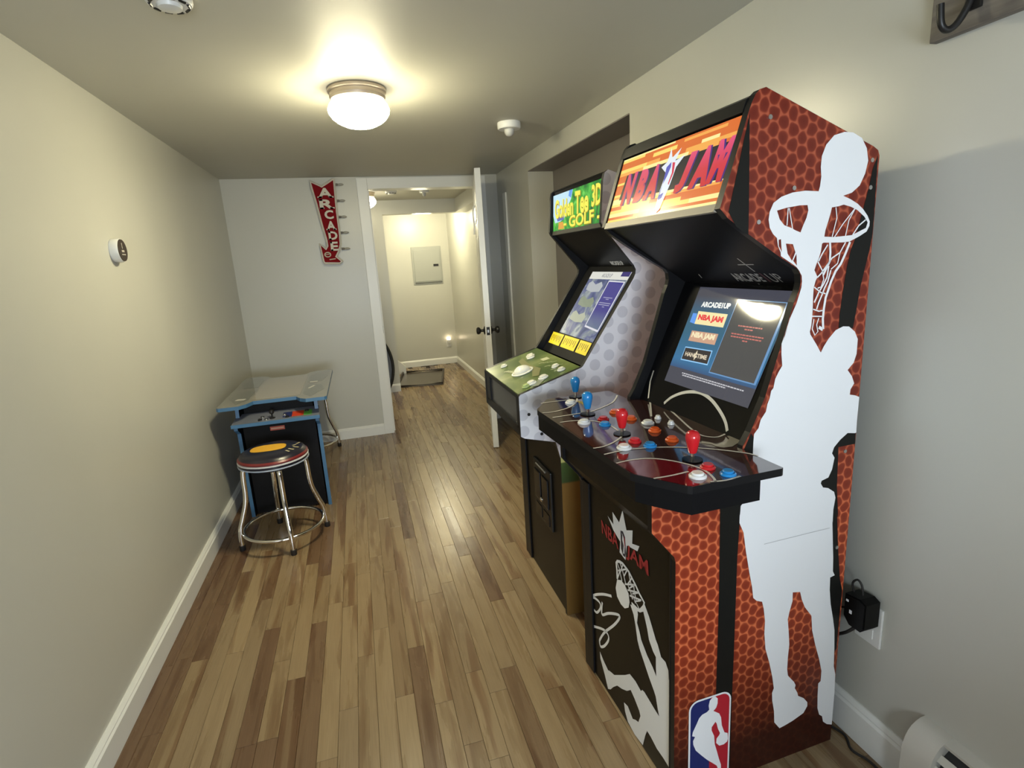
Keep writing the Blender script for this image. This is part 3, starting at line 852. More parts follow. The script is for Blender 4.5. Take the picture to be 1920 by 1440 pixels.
t = thing('round_mirror', 'dark rimmed round mirror standing mostly hidden behind the left door casing', 'mirror', (0.0, 5.75, 0.0))
bm = bmesh.new()
ring = [(0.275 * math.cos(a), 0.0, 0.40 + 0.375 * math.sin(a)) for a in [k * 2 * PI / 48 for k in range(48)]]
tube(bm, ring, 0.016, 10, closed=True); mk('rim', bm, IRON, t, True)
bm = bmesh.new(); lathe(bm, [(0.001, -0.006), (0.26, -0.006), (0.26, 0.006), (0.001, 0.006)], axis='y', seg=40, c=(0, 0, 0)); 
for v in bm.verts: v.co.z = v.co.z * 1.40 + 0.40
mk('mirror_glass', bm, mat('dark_grey_disc', (0.05, 0.05, 0.05), 0.25), t, True)
bm = bmesh.new(); tube(bm, [(-0.16, -0.09, 0.012), (-0.16, 0.09, 0.012)], 0.012, 8); tube(bm, [(0.16, -0.09, 0.012), (0.16, 0.09, 0.012)], 0.012, 8); tube(bm, [(-0.16, 0, 0.012), (0.16, 0, 0.012)], 0.012, 8)
mk('stand', bm, IRON, t, True)

# ------------------------------------------------------------------ coat rack, heater, outlet on the right-hand wall
RACKW = grained('grey_barnwood', (0.10, 0.085, 0.07), (0.21, 0.185, 0.155), 0.7, (40, 4, 60))
t = thing('coat_rack', 'grey weathered board with black iron hooks at top of right wall', 'coat rack', (XR, 0.977, 1.79))
bm = bmesh.new(); box(bm, -0.020, 0, -0.75, 0, 0, 0.125, 0.002); mk('board', bm, RACKW, t)
for k in range(3):
    yy = -0.085 - k * 0.24
    bm = bmesh.new(); box(bm, -0.027, -0.020, yy - 0.016, yy + 0.016, 0.030, 0.115, 0.003)
    hk = mk('hook_plate', bm, IRON, t)
    bm = bmesh.new()
    tube(bm, smooth_path([(-0.027, yy, 0.060), (-0.034, yy + 0.004, 0.035), (-0.045, yy + 0.012, 0.010), (-0.060, yy + 0.018, 0.000), (-0.075, yy + 0.020, 0.010), (-0.082, yy + 0.020, 0.045)]), 0.0065, 10)
    mk('hook', bm, IRON, hk, True)
    bm = bmesh.new()
    tube(bm, smooth_path([(-0.027, yy, 0.090), (-0.055, yy, 0.098), (-0.085, yy, 0.120), (-0.090, yy, 0.150)]), 0.0065, 10)
    mk('hook', bm, IRON, hk, True)

HEAT = mat('heater_enamel', (0.60, 0.58, 0.52), 0.4)
t = thing('baseboard_heater', 'white electric baseboard heater along bottom of the right wall', 'heater', (XR, 0.83, 0))
prof = [(0, 0.025), (-0.060, 0.025), (-0.066, 0.032), (-0.067, 0.10), (-0.067, 0.160), (-0.065, 0.178), (-0.060, 0.195), (-0.052, 0.210), (-0.042, 0.222), (-0.028, 0.231), (-0.014, 0.236), (0, 0.237)]
bm = bmesh.new(); prism(bm, prof, lambda a, b: (a, 0, b), lambda a, b: (a, -0.070, b)); mk('end_cap', bm, HEAT, t, True)
bm = bmesh.new(); prism(bm, [(0, 0.03), (-0.045, 0.03), (-0.045, 0.10), (-0.030, 0.19), (0, 0.215)], lambda a, b: (a, -0.070, b), lambda a, b: (a, -1.30, b)); mk('heater_core', bm, mat('heater_dark', (0.03, 0.03, 0.03), 0.6), t)
bm = bmesh.new(); prism(bm, [(-0.058, 0.03), (-0.064, 0.03), (-0.064, 0.135), (-0.058, 0.140)], lambda a, b: (a, -0.070, b), lambda a, b: (a, -1.30, b)); mk('front_cover', bm, HEAT, t)
bm = bmesh.new(); prism(bm, [(0, 0.222), (-0.028, 0.220), (-0.030, 0.229), (0, 0.236)], lambda a, b: (a, -0.070, b), lambda a, b: (a, -1.30, b)); mk('top_cover', bm, HEAT, t)
for k in range(2):
    bm = bmesh.new()
    a0 = -0.058 + k * 0.014; b0 = 0.162 + k * 0.026
    prism(bm, [(a0, b0), (a0 - 0.003, b0 - 0.002), (a0 + 0.010, b0 + 0.012), (a0 + 0.012, b0 + 0.010)], lambda a, b: (a, -0.070, b), lambda a, b: (a, -1.30, b))
    mk('louver', bm, HEAT, t)
# foot strip of the wall behind the heater is hidden; the outlet stands just beyond it
t = thing('wall_outlet', 'white outlet cover on right wall behind the black power adapter', 'outlet', (XR, 0.998, 0.385))
bm = bmesh.new(); box(bm, -0.007, 0, -0.038, 0.038, -0.058, 0.058, 0.002); op = mk('cover_plate', bm, WHITEP, t)
for s in (-1, 1):
    bm = bmesh.new(); box(bm, -0.009, -0.006, -0.017, 0.017, s * 0.026 - 0.014, s * 0.026 + 0.014, 0.001); mk('receptacle', bm, WHITEP, op)
t = thing('power_adapter', 'black power adapter plugged in low on right wall beside the cabinet', 'adapter', (XR - 0.010, 0.998, 0.43))
bm = bmesh.new()
prism(bm, [(0.030, -0.026), (0.030, 0.040), (-0.016, 0.048), (-0.034, 0.040), (-0.034, -0.032), (-0.022, -0.046), (0.012, -0.046)], lambda a, b: (-0.052, a, b), lambda a, b: (0.0, a, b))
bmesh.ops.bevel(bm, geom=[e for e in bm.edges if abs(e.verts[0].co.x - e.verts[1].co.x) < 1e-6 and e.is_manifold and e.calc_face_angle(0) > 0.7], offset=0.003, segments=2, affect='EDGES')
mk('adapter_body', bm, mat('adapter_black', (0.004, 0.004, 0.004), 0.4, spec=0.15), t)
bm = bmesh.new(); box(bm, -0.0532, -0.052, 0.016, 0.023, 0.022, 0.028); mk('adapter_mark', bm, INK_W, t)
bm = bmesh.new(); box(bm, -0.0532, -0.052, 0.004, 0.011, -0.008, 0.002); mk('adapter_mark', bm, INK_W, t)
bm = bmesh.new()
tube(bm, smooth_path([(-0.03, -0.005, 0.050), (-0.030, 0.000, 0.075), (-0.032, 0.012, 0.086), (-0.034, 0.024, 0.070), (-0.03, 0.022, 0.045)]), 0.0028, 8)
mk('cord_loop', bm, RUBBER, t, True)
c = bmesh.new()
tube(c, smooth_path([(-0.030, 0.000, -0.044), (-0.042, 0.020, -0.075), (-0.036, 0.055, -0.11), (-0.030, 0.11, -0.16), (-0.026, 0.16, -0.30), (-0.028, 0.19, -0.424)]), 0.0045, 8)
mk('power_cord', c, RUBBER, t, True)
c = bmesh.new()
tube(c, smooth_path([(-0.038, 0.028, -0.005), (-0.036, 0.06, -0.025), (-0.030, 0.10, -0.040), (-0.024, 0.14, -0.13), (-0.020, 0.20, -0.31)]), 0.0025, 8)
mk('thin_cord', c, RUBBER, t, True)
c = bmesh.new()
tube(c, smooth_path([(1.195, 1.18, 0.004), (1.19, 1.08, 0.0045), (1.207, 1.02, 0.0045), (1.185, 0.975, 0.0045), (1.20, 0.93, 0.0045), (1.195, 0.86, 0.0045), (1.180, 0.80, 0.0045)]), 0.0035, 8)
tag(mk('floor_cable', c, RUBBER, None, True), 'black cable lying along floor beside the right baseboard', 'cable')

# ------------------------------------------------------------------ cocktail table cabinet
BLUE = mat('blue_edge_mold', (0.060, 0.160, 0.300), 0.35)
TOPG = mat('glass_top_art', (0.20, 0.195, 0.165), 0.07, spec=0.7, coat=0.6)
TOPA = mat('glass_top_centre', (0.33, 0.29, 0.235), 0.07, spec=0.7, coat=0.6)
TOPD = mat('glass_top_dark_art', (0.105, 0.115, 0.095), 0.07, spec=0.7, coat=0.6)
cx0, cx1, cyf, cyb = -0.745, -0.308, 3.32, 4.07
t = thing('cocktail_arcade_table', 'blue edged cocktail arcade table with glass top in far left corner', 'arcade table', (-0.53, 3.69, 0))
ox, oy = -0.53, 3.69
hw, hl = 0.292, 0.455
def mir(p): return [(x, y) for x, y in p] + [(-x, -y) for x, y in p]
half = [(-hw, -hl + 0.012), (-hw + 0.012, -hl), (-hw + 0.115, -hl), (-hw + 0.150, -hl + 0.035), (-hw + 0.175, -hl + 0.095), (hw - 0.175, -hl + 0.095), (hw - 0.150, -hl + 0.035), (hw - 0.115, -hl), (hw - 0.012, -hl), (hw, -hl + 0.012)]
top = mir(half)
bm = bmesh.new()
prism(bm, top, lambda a, b: (a, b, 0.680), lambda a, b: (a, b, 0.700), side_mat=1)
mk('table_top', bm, [TOPG, BLUE], t)
tt = [o for o in t.children][0]
def ttop(a, b, o): return (a, b, 0.7004 + o)
bm = bmesh.new(); flat(bm, [(-0.135, -0.33), (0.135, -0.33), (0.135, 0.33), (-0.135, 0.33)], ttop); mk('screen_window', bm, TOPA, tt)
for sx in (-1, 1):
    for sy in (-1, 1):
        bm = bmesh.new(); flat(bm, [(sx * 0.15, sy * 0.05), (sx * 0.15, sy * 0.30), (sx * 0.20, sy * 0.40), (sx * 0.27, sy * 0.22), (sx * 0.24, sy * 0.05)], ttop)
        mk('corner_art', bm, TOPD, tt)
for q in ([(-0.225, -0.30), (-0.175, -0.31), (-0.165, -0.27), (-0.215, -0.26)], [(0.165, 0.02), (0.215, 0.02), (0.215, 0.06), (0.165, 0.06)], [(0.166, -0.155), (0.182, -0.163), (0.212, -0.084), (0.196, -0.077)]):
    bm = bmesh.new(); flat(bm, q, ttop, off=0.0004); mk('art_highlight', bm, INK_LINE, tt)
# body
TP = 0.088                      # the body narrows towards its far end
def tap(a, b, z):               # a along the width, b along the depth
    k = 1.0 - TP / 0.222 * max(0.0, (b + 0.37)) / 0.75
    return (0.004 + (a - 0.004) * k, b, z)
def taperbox(x0, x1, y0, y1, z0, z1, nm):
    bm = bmesh.new()
    prism(bm, [(x0, y0), (x1, y0), (x1, y1), (x0, y1)], lambda a, b: tap(a, b, z0), lambda a, b: tap(a, b, z1))
    return mk(nm, bm, SATIN, t)
taperbox(-0.195, 0.204, -0.355, 0.365, 0.012, 0.60, 'cabinet_body')
taperbox(-0.195, 0.204, -0.29, 0.30, 0.60, 0.680, 'monitor_box')
for s, xs in ((-1, -0.215), (1, 0.222)):
    bm = bmesh.new()
    pr = [(-0.37, 0.0), (0.38, 0.0), (0.38, 0.52), (0.44, 0.56), (0.44, 0.590), (0.36, 0.605), (0.35, 0.68), (-0.34, 0.68), (-0.35, 0.605), (-0.43, 0.590), (-0.43, 0.555), (-0.37, 0.52)]
    prism(bm, pr, lambda a, b: tap(xs - 0.010, a, b), lambda a, b: tap(xs + 0.010, a, b), side_mat=1)
    mk('side_panel', bm, [SATIN, BLUE], t)
SHELF = mat('shelf_grey_blue', (0.15, 0.16, 0.20), 0.4)
for s in (-1, 1):
    bm = bmesh.new()
    prism(bm, [(s * 0.43, 0.573), (s * 0.445, 0.576), (s * 0.445, 0.592), (s * 0.30, 0.618), (s * 0.30, 0.573)], lambda a, b: tap(-0.232, a, b), lambda a, b: tap(0.238, a, b))
    sh = mk('control_shelf', bm, SHELF, t)
    bm = bmesh.new(); x0_ = tap(-0.234, s * 0.4465, 0)[0]; x1_ = tap(0.240, s * 0.4465, 0)[0]; box(bm, x0_, x1_, s * 0.4465 - 0.003, s * 0.4465 + 0.003, 0.574, 0.594, 0.001); mk('shelf_edge', bm, BLUE, sh)
    def shf(a, b, o): return (a, s * (0.445 - b), 0.5922 + b * 0.1793 + 0.0008 + o)
    if s == -1:
        for nm, x0, x1, cmat in (('art_panel', 0.035, 0.085, mat('navy_art', (0.02, 0.03, 0.12), 0.4)), ('art_panel', 0.085, 0.150, mat('red_art', (0.5, 0.05, 0.02), 0.4)), ('art_panel', 0.150, 0.195, mat('green_art', (0.10, 0.36, 0.06), 0.4))):
            bm = bmesh.new(); flat(bm, [(x0, 0.025), (x1, 0.025), (x1, 0.095), (x0, 0.095)], shf); mk(nm, bm, cmat, sh)
    # joystick and buttons of this end
    jb = bmesh.new()
    lathe(jb, [(0.016, 0.594), (0.016, 0.602), (0.005, 0.604), (0.005, 0.622), (0.012, 0.627), (0.014, 0.637), (0.010, 0.645), (0.002, 0.648)], c=(s * 0.020, s * 0.405, 0), seg=16)
    mk('joystick', jb, IRON, t, True)
    for k, (bx, by) in enumerate(((-0.085, 0.415), (-0.075, 0.385), (0.045, 0.385), (0.060, 0.415), (-0.050, 0.420), (0.165, 0.360))):
        jb = bmesh.new()
        zz = 0.5922 + (0.445 - by) * 0.1793
        lathe(jb, [(0.012, zz - 0.002), (0.012, zz + 0.004), (0.009, zz + 0.005), (0.009, zz + 0.007), (0.001, zz + 0.008)], c=(-s * bx, s * by, 0), seg=16)
        mk('button', jb, (CHROME if k in (1, 2, 4) else IRON), t, True)
bm = bmesh.new(); box(bm, -0.050, 0.030, -0.3585, -0.3555, 0.512, 0.536, 0.001); mk('red_badge', bm, mat('orange_red_badge', (0.52, 0.10, 0.06), 0.4), t)
bm = bmesh.new(); box(bm, -0.045, 0.025, -0.3592, -0.3584, 0.520, 0.528); mk('badge_stripe', bm, mat('badge_pale', (0.62, 0.38, 0.26), 0.4), t)

# ------------------------------------------------------------------ stools
NAVY = mat('stool_navy_vinyl', (0.012, 0.011, 0.022), 0.30)
MAROON = mat('stool_maroon_band', (0.16, 0.014, 0.016), 0.30)
PALE = mat('stool_white_band', (0.66, 0.66, 0.66), 0.28)
YEL = mat('stool_yellow_patch', (0.78, 0.42, 0.03), 0.4)
def stool(loc, rz, label):
    t = thing('arcade_stool', label, 'stool', loc, rz)
    R = 0.172
    bm = bmesh.new()
    lathe(bm, [(R - 0.004, 0.488), (R - 0.014, 0.503), (R - 0.030, 0.511), (R - 0.070, 0.515), (0.001, 0.516)], seg=48); sc = mk('seat_cushion', bm, NAVY, t, True)
    bm = bmesh.new(); lathe(bm, [(R - 0.006, 0.474), (R + 0.001, 0.478), (R + 0.001, 0.484), (R - 0.006, 0.492)], seg=48, caps=False); mk('maroon_band', bm, MAROON, t, True)
    bm = bmesh.new(); lathe(bm, [(R - 0.004, 0.466), (R + 0.003, 0.468), (R + 0.003, 0.473), (R - 0.004, 0.476)], seg=48, caps=False); mk('white_band', bm, PALE, t, True)
    bm = bmesh.new(); lathe(bm, [(R - 0.012, 0.452), (R, 0.454), (R, 0.466), (R - 0.006, 0.468)], seg=48); mk('seat_rim', bm, NAVY, t, True)
    bm = bmesh.new(); lathe(bm, [(R - 0.004, 0.448), (R + 0.003, 0.449), (R + 0.003, 0.4545), (R - 0.004, 0.456)], seg=48, caps=False); mk('pale_blue_band', bm, mat('stool_pale_blue', (0.42, 0.48, 0.58), 0.28), t, True)
    bm = bmesh.new(); lathe(bm, [(0.10, 0.428), (R - 0.030, 0.432), (R - 0.008, 0.448), (0.10, 0.450)], seg=48); mk('seat_base', bm, NAVY, t, True)
    # flat printed yellow patch and small pale flecks on the vinyl
    def sf(a, b, o):
        r = math.hypot(a, b)
        return (a, b, 0.5166 - max(0, r - 0.09) * 0.055 + o)
    cr_, sr_ = math.cos(-rz), math.sin(-rz)
    def rot(p): return [(x * cr_ - y * sr_, x * sr_ + y * cr_) for x, y in p]
    bm = bmesh.new()
    flat(bm, rot([(-0.020 + 0.088 * math.copysign(abs(math.cos(a)) ** 0.7, math.cos(a)), 0.012 + 0.058 * math.copysign(abs(math.sin(a)) ** 0.7, math.sin(a))) for a in [k * 2 * PI / 36 for k in range(36)]]), sf)
    mk('yellow_patch', bm, YEL, sc)
    for (x0, y0, x1, y1) in ((0.075, -0.070, 0.095, -0.095), (0.085, -0.045, 0.115, -0.070), (0.105, -0.020, 0.135, -0.040), (0.118, 0.025, 0.132, 0.050), (0.10, 0.0, 0.118, 0.012)):
        bm = bmesh.new(); ribbon(bm, rot([(x0, y0), (x1, y1)]), 0.010, sf); mk('pale_fleck', bm, mat('stool_cream_fleck', (0.50, 0.44, 0.28), 0.4), sc)
    for k in range(4):
        a = k * PI / 2
        c_, s_ = math.cos(a), math.sin(a)
        pts = [(0.118, 0.447), (0.140, 0.442), (0.153, 0.425), (0.158, 0.38), (0.160, 0.31), (0.168, 0.25), (0.190, 0.18), (0.208, 0.13), (0.216, 0.08), (0.218, 0.02)]
        bm = bmesh.new(); tube(bm, smooth_path([(r * c_, r * s_, z) for r, z in pts], 4), 0.0125, 12)
        lg = mk('leg', bm, CHROME, t, True)
        bm = bmesh.new(); lathe(bm, [(0.014, 0.0), (0.0155, 0.003), (0.0150, 0.028), (0.013, 0.030)], c=(0.218 * c_, 0.218 * s_, 0), seg=16); mk('rubber_foot', bm, RUBBER, lg, True)
    bm = bmesh.new(); tube(bm, [(0.200 * math.cos(a), 0.200 * math.sin(a), 0.085) for a in [k * 2 * PI / 56 for k in range(56)]], 0.0095, 10, closed=True)
    mk('foot_ring', bm, CHROME, t, True)
    return t
stool((-0.522, 2.964, 0), math.atan2(-0.212, 0.059), 'chrome stool with yellow patched seat standing before the cocktail table')
stool((-0.490, 4.425, 0), math.atan2(0.06, 0.20), 'chrome stool tucked behind the cocktail table, only a leg showing')

# ------------------------------------------------------------------ the two cabinets
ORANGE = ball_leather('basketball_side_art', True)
WCAB = 0.54

def screw(parent, pts, fn, m=STEEL, r=0.005):
    for p in pts:
        bm = bmesh.new()
        c = Vector(fn(p[0], p[1], 0.0)); c2 = Vector(fn(p[0], p[1], 0.0022))
        tube(bm, [c, c2], r, 8)
        mk('screw', bm, m, parent)

def bat_stick(parent, u, w, z, m):
    bm = bmesh.new(); lathe(bm, [(0.0225, z), (0.0225, z + 0.0025), (0.001, z + 0.003)], c=(u, w, 0), seg=24)
    j = mk('joystick', bm, GLOSS, parent, True)
    bm = bmesh.new(); lathe(bm, [(0.0042, z + 0.002), (0.0042, z + 0.022)], c=(u, w, 0), seg=12); mk('shaft', bm, CHROME, j, True)
    bm = bmesh.new(); lathe(bm, [(0.0085, z + 0.018), (0.0105, z + 0.024), (0.0135, z + 0.038), (0.0158, z + 0.050), (0.0160, z + 0.056), (0.0142, z + 0.063), (0.0095, z + 0.068), (0.001, z + 0.070)], c=(u, w, 0), seg=24); mk('bat_top', bm, m, j, True)

def push_button(parent, c, r, m, nrm=Vector((0, 0, 1)), name='button'):
    """ring and plunger along nrm"""
    q = nrm.to_track_quat('Z', 'Y').to_matrix()
    bm = bmesh.new()
    lathe(bm, [(r, 0), (r, 0.003), (r * 0.86, 0.0055), (r * 0.74, 0.0055), (r * 0.72, 0.003)], seg=24, caps=False)
    lathe(bm, [(r * 0.70, 0.001), (r * 0.70, 0.0085), (r * 0.62, 0.0100), (0.0005, 0.0095)], seg=24)
    for v in bm.verts:
        v.co = q @ v.co + Vector(c)
    return mk(name, bm, m, parent, True)

# ================= basketball cabinet
def build_basketball():
    t = thing('basketball_arcade_cabinet', 'near arcade cabinet with basketball leather sides and white dunking player silhouette', 'arcade cabinet', (0.642, 1.01, 0), math.radians(1.5))
    W = WCAB
    prof = [(0.0, 0.0), (0.0, 0.690), (-0.004, 0.704), (-0.063, 0.778), (-0.063, 0.920), (0.174, 0.920), (0.178, 0.948), (0.197, 0.978), (0.234, 1.056), (0.276, 1.184), (0.303, 1.270), (0.315, 1.296), (0.3185, 1.312), (0.316, 1.332), (0.308, 1.343), (0.297, 1.350), (0.259, 1.371), (0.172, 1.4244), (0.120, 1.458), (0.099, 1.4787), (0.1626, 1.6648), (0.170, 1.683), (0.178, 1.698), (0.188, 1.707), (0.203, 1.7115), (0.500, 1.599), (0.514, 1.591), (0.519, 1.580), (0.519, 0.0)]
    def SIDE(a, b, o): return (a, -0.0006 - o, b)
    def FRONT(a, b, o): return (0.0055 - o, a, b)
    def DECK(a, b, o): return (a, b, 0.9404 + o)
    nb = Vector((-1, 0, 0.4615)).normalized()
    def BEZ(a, b, o): return Vector((0.2145 + 0.4615 * (b - 0.945), a, b)) + nb * (0.0008 + o)
    km = (0.1626 - 0.0992) / (1.6648 - 1.4787)
    nm = Vector((-1, 0, km)).normalized()
    def MAR(a, b, o): return Vector((0.105 + km * (b - 1.4787), a, b)) + nm * (0.0006 + o)
    # side panels
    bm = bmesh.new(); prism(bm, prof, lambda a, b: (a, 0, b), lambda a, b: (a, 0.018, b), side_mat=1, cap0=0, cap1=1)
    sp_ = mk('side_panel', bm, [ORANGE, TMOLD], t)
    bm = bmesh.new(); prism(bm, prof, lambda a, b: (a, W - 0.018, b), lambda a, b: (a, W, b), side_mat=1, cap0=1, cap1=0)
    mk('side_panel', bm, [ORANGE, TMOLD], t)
    SEAM = mat('black_seam_print', (0.009, 0.009, 0.008), 0.38, spec=0.2)
    for k in ('band1', 'band2', 'band3', 'band4'):
        bm = bmesh.new(); flat(bm, [(min(a, 0.5185), max(b, 0.0)) for a, b in mm(DATA[k])], SIDE, off=0.0)
        mk('seam_print', bm, SEAM, sp_)
    bm = bmesh.new(); flat(bm, [(min(a, 0.5185), b) for a, b in mm(DATA['sil'])], SIDE, [mm(h) for h in DATA['holes']], off=0.0006)
    mk('player_print', bm, INK_W, sp_)
    for w, pts in DATA['net']:
        bm = bmesh.new(); ribbon(bm, mm(pts), w / 1000.0, SIDE, 0.0010); mk('net_string', bm, INK_W, sp_)
    # league emblem low on the side: white framed, blue and red halves, white player
    x0, x1, zt, zb = 0.041, 0.168, 0.287, 0.006
    def rrect(x0, x1, z0, z1, r, n=6):
        out = []
        for (cx, cz, a0) in ((x1 - r, z1 - r, 0), (x0 + r, z1 - r, PI / 2), (x0 + r, z0 + r, PI), (x1 - r, z0 + r, 1.5 * PI)):
            out += [(cx + r * math.cos(a0 + k * PI / 2 / n), cz + r * math.sin(a0 + k * PI / 2 / n)) for k in range(n + 1)]
        return out
    bm = bmesh.new(); flat(bm, rrect(x0, x1, zb, zt, 0.028), SIDE, off=0.0014); em = mk('emblem_print', bm, INK_W, sp_)
    ins = rrect(x0 + 0.005, x1 - 0.005, zb + 0.005, zt - 0.005, 0.023)
    xm = 0.105
    bm = bmesh.new(); flat(bm, [(min(a, xm), b) for a, b in ins], SIDE, off=0.0018); mk('emblem_blue', bm, INK_BLUE, sp_)
    bm = bmesh.new(); flat(bm, [(max(a, xm), b) for a, b in ins], SIDE, off=0.0018); mk('emblem_red', bm, INK_RED, sp_)
    bm = bmesh.new(); flat(bm, [(a, max(b, zb + 0.005)) for a, b in mm(DATA['nba'])], SIDE, off=0.0022); mk('emblem_player', bm, INK_W, sp_)
    screw(sp_, [(0.196, 1.448), (0.215, 1.655), (0.285, 1.515), (0.498, 1.512), (0.497, 1.570), (0.486, 0.885), (0.484, 0.62)], SIDE)
    bm = bmesh.new(); ribbon(bm, [(0.25, 0.6815), (0.455, 0.6815)], 0.0013, SIDE, 0.0012); mk('riser_seam', bm, mat('seam_grey', (0.42, 0.42, 0.43), 0.6), sp_)
    # front
    PANEL = mat('front_panel_black', (0.010, 0.0085, 0.006), 0.34, spec=0.16)
    bm = bmesh.new(); box(bm, 0.006, 0.020, 0.018, W - 0.018, 0.004, 0.700)
    fp = mk('front_panel', bm, PANEL, t)
    for (w0, w1) in ((0.018, 0.024), (W - 0.066, W - 0.018)):
        boxo('front_post', -0.001, 0.006, w0, w1, 0.004, 0.700, TMOLD, t, 0.002)
    bm = bmesh.new(); prism(bm, [(0.006, 0.70), (-0.054, 0.778), (-0.054, 0.90), (0.02, 0.90), (0.02, 0.70)], lambda a, b: (a, 0.018, b), lambda a, b: (a, W - 0.018, b)); mk('upper_front_panel', bm, PANEL, t)
    for sg in DATA['sig']:
        bm = bmesh.new(); ribbon(bm, [(v[0], v[1]) for v in smooth_path([(a, b, 0) for a, b in mm(sg)], 5)], 0.0085, FRONT, 0.0006); mk('signature_print', bm, INK_W, fp)
    bm = bmesh.new(); flat(bm, [(max(0.0245, a), b) for a, b in mm(DATA['arm'])], FRONT, [mm(DATA['armhole'])], 0.0006); mk('player_print', bm, INK_W, fp)
    bm = bmesh.new(); flat(bm, mm(DATA['fball']), FRONT, (), 0.0010); mk('ball_print', bm, INK_W, fp)
    for k, pts in enumerate(DATA['fnet']):
        bm = bmesh.new(); ribbon(bm, mm(pts), 0.0085 if k == 0 else 0.0050, FRONT, 0.0008); mk('net_string', bm, INK_W, fp)
    bm = bmesh.new(); flat(bm, mm(DATA['burst']), FRONT, (), 0.0006); mk('starburst_print', bm, INK_W, fp)
    bm = bmesh.new(); flat(bm, [(0.276, 0.636), (0.262, 0.640), (0.250, 0.628), (0.246, 0.580), (0.250, 0.566), (0.262, 0.564), (0.274, 0.580)], FRONT, (), 0.0010); mk('emblem_dark', bm, mat('emblem_dark_print', (0.03, 0.03, 0.05), 0.4), fp)
    bm = bmesh.new(); flat(bm, [(0.270, 0.632), (0.264, 0.630), (0.266, 0.612), (0.258, 0.598), (0.262, 0.572), (0.254, 0.574), (0.252, 0.600), (0.258, 0.622)], FRONT, (), 0.0014); mk('emblem_player', bm, INK_W, fp)
    bm = bmesh.new(); flat(bm, [(0.256, 0.630), (0.251, 0.624), (0.249, 0.590), (0.253, 0.600)], FRONT, (), 0.0014); mk('emblem_red', bm, INK_RED, fp)
    LOGR = mat('logo_red_print', (0.36, 0.02, 0.03), 0.35)
    bm = bmesh.new(); word(bm, 'NBA', [(0.398, 0.613), (0.292, 0.612), (0.289, 0.569), (0.394, 0.570)], FRONT, 0.0012, bold=0.02); mk('logo_word', bm, LOGR, fp)
    bm = bmesh.new(); word(bm, 'JAM', [(0.242, 0.612), (0.130, 0.621), (0.125, 0.565), (0.246, 0.564)], FRONT, 0.0012, bold=0.02); mk('logo_word', bm, LOGR, fp)
    # control deck: a top board wider than the cabinet, an apron under it
    top = [(0.176, -0.125), (0.170, -0.128), (-0.048, -0.128), (-0.056, -0.122), (-0.095, -0.063), (-0.119, -0.026), (-0.124, -0.014), (-0.129, 0.556), (-0.126, 0.566), (-0.092, 0.612), (-0.060, 0.660), (-0.050, 0.667), (0.166, 0.667), (0.176, 0.661), (0.176, 0.522), (0.226, 0.522), (0.226, 0.018), (0.176, 0.018)]
    DKM = mat('deck_dark_maroon', (0.040, 0.016, 0.014), 0.08, spec=0.8, coat=1.0)
    bm = bmesh.new(); prism(bm, top, lambda a, b: (a, b, 0.923), lambda a, b: (a, b, 0.940), side_mat=1, cap0=1)
    dk = mk('control_deck', bm, [DKM, TMOLD], t)
    ap = [(0.120, -0.124), (-0.047, -0.124), (-0.093, -0.061), (-0.117, -0.022), (-0.1265, 0.556), (-0.090, 0.609), (-0.055, 0.662), (0.120, 0.662)]
    bm = bmesh.new(); prism(bm, ap, lambda a, b: (a, b, 0.876), lambda a, b: (a, b, 0.923)); mk('deck_apron', bm, BLACK, t)
    # printed court
    for key, mt in (('dred', mat('deck_red_key', (0.15, 0.006, 0.010), 0.08, spec=0.8, coat=1.0)), ('dnavy', mat('deck_navy_key', (0.014, 0.016, 0.085), 0.08, spec=0.8, coat=1.0)), ('dbrown', mat('deck_brown_key', (0.085, 0.024, 0.014), 0.08, spec=0.8, coat=1.0)), ('dfig', mat('deck_gold_figure', (0.34, 0.31, 0.26), 0.15, coat=0.4))):
        bm = bmesh.new(); flat(bm, mm(DATA[key]), DECK, off=0.0 if key != 'dfig' else 0.0004); mk('court_print', bm, mt, dk)
    for pts in DATA['dlines']:
        bm = bmesh.new(); ribbon(bm, [(v[0], v[1]) for v in smooth_path([(a, b, 0) for a, b in mm(pts)], 4)], 0.0055, DECK, 0.0006); mk('court_line', bm, INK_LINE, dk)
    RED = mat('red_plastic', (0.55, 0.012, 0.018), 0.22, coat=0.3)
    BLU = mat('blue_plastic', (0.012, 0.22, 0.56), 0.22, coat=0.3)
    ORG = mat('orange_plastic', (0.70, 0.10, 0.012), 0.22, coat=0.3)
    WHT = mat('white_button_plastic', (0.78, 0.78, 0.77), 0.22, coat=0.3)
    for k, (u, w) in DATA['sticks'].items():
        bat_stick(t, u / 1000, w / 1000, 0.9405, BLU if k[0] == 'b' else RED)
    # the players' buttons (white, red, blue round each stick) and the orange and white service buttons
    cm = {'w': WHT, 'r': RED, 'u': BLU, 'o': ORG, 'W': WHT, 's': WHT}
    cs = {'w': 0.0185, 'r': 0.0165, 'u': 0.0165, 'o': 0.0165, 'W': 0.0175, 's': 0.0095}
    for c, (u, w) in DATA['btn']:
        push_button(t, (u / 1000, w / 1000, 0.9405), cs[c], cm[c])
    # bezel and screen
    def bz(z): return 0.2145 + 0.4615 * (z - 0.945)
    bm = bmesh.new(); prism(bm, [(bz(0.935), 0.935), (bz(1.303), 1.303), (bz(1.303) + 0.012, 1.303), (bz(0.935) + 0.012, 0.935)], lambda a, b: (a, 0.018, b), lambda a, b: (a, W - 0.018, b))
    be = mk('bezel', bm, GLOSS, t)
    bm = bmesh.new(); ribbon(bm, [(v[0], v[1]) for v in smooth_path([(a, b, 0) for a, b in mm(DATA['barc'])], 4)], 0.0085, BEZ, 0.0); mk('court_line', bm, INK_LINE, be)
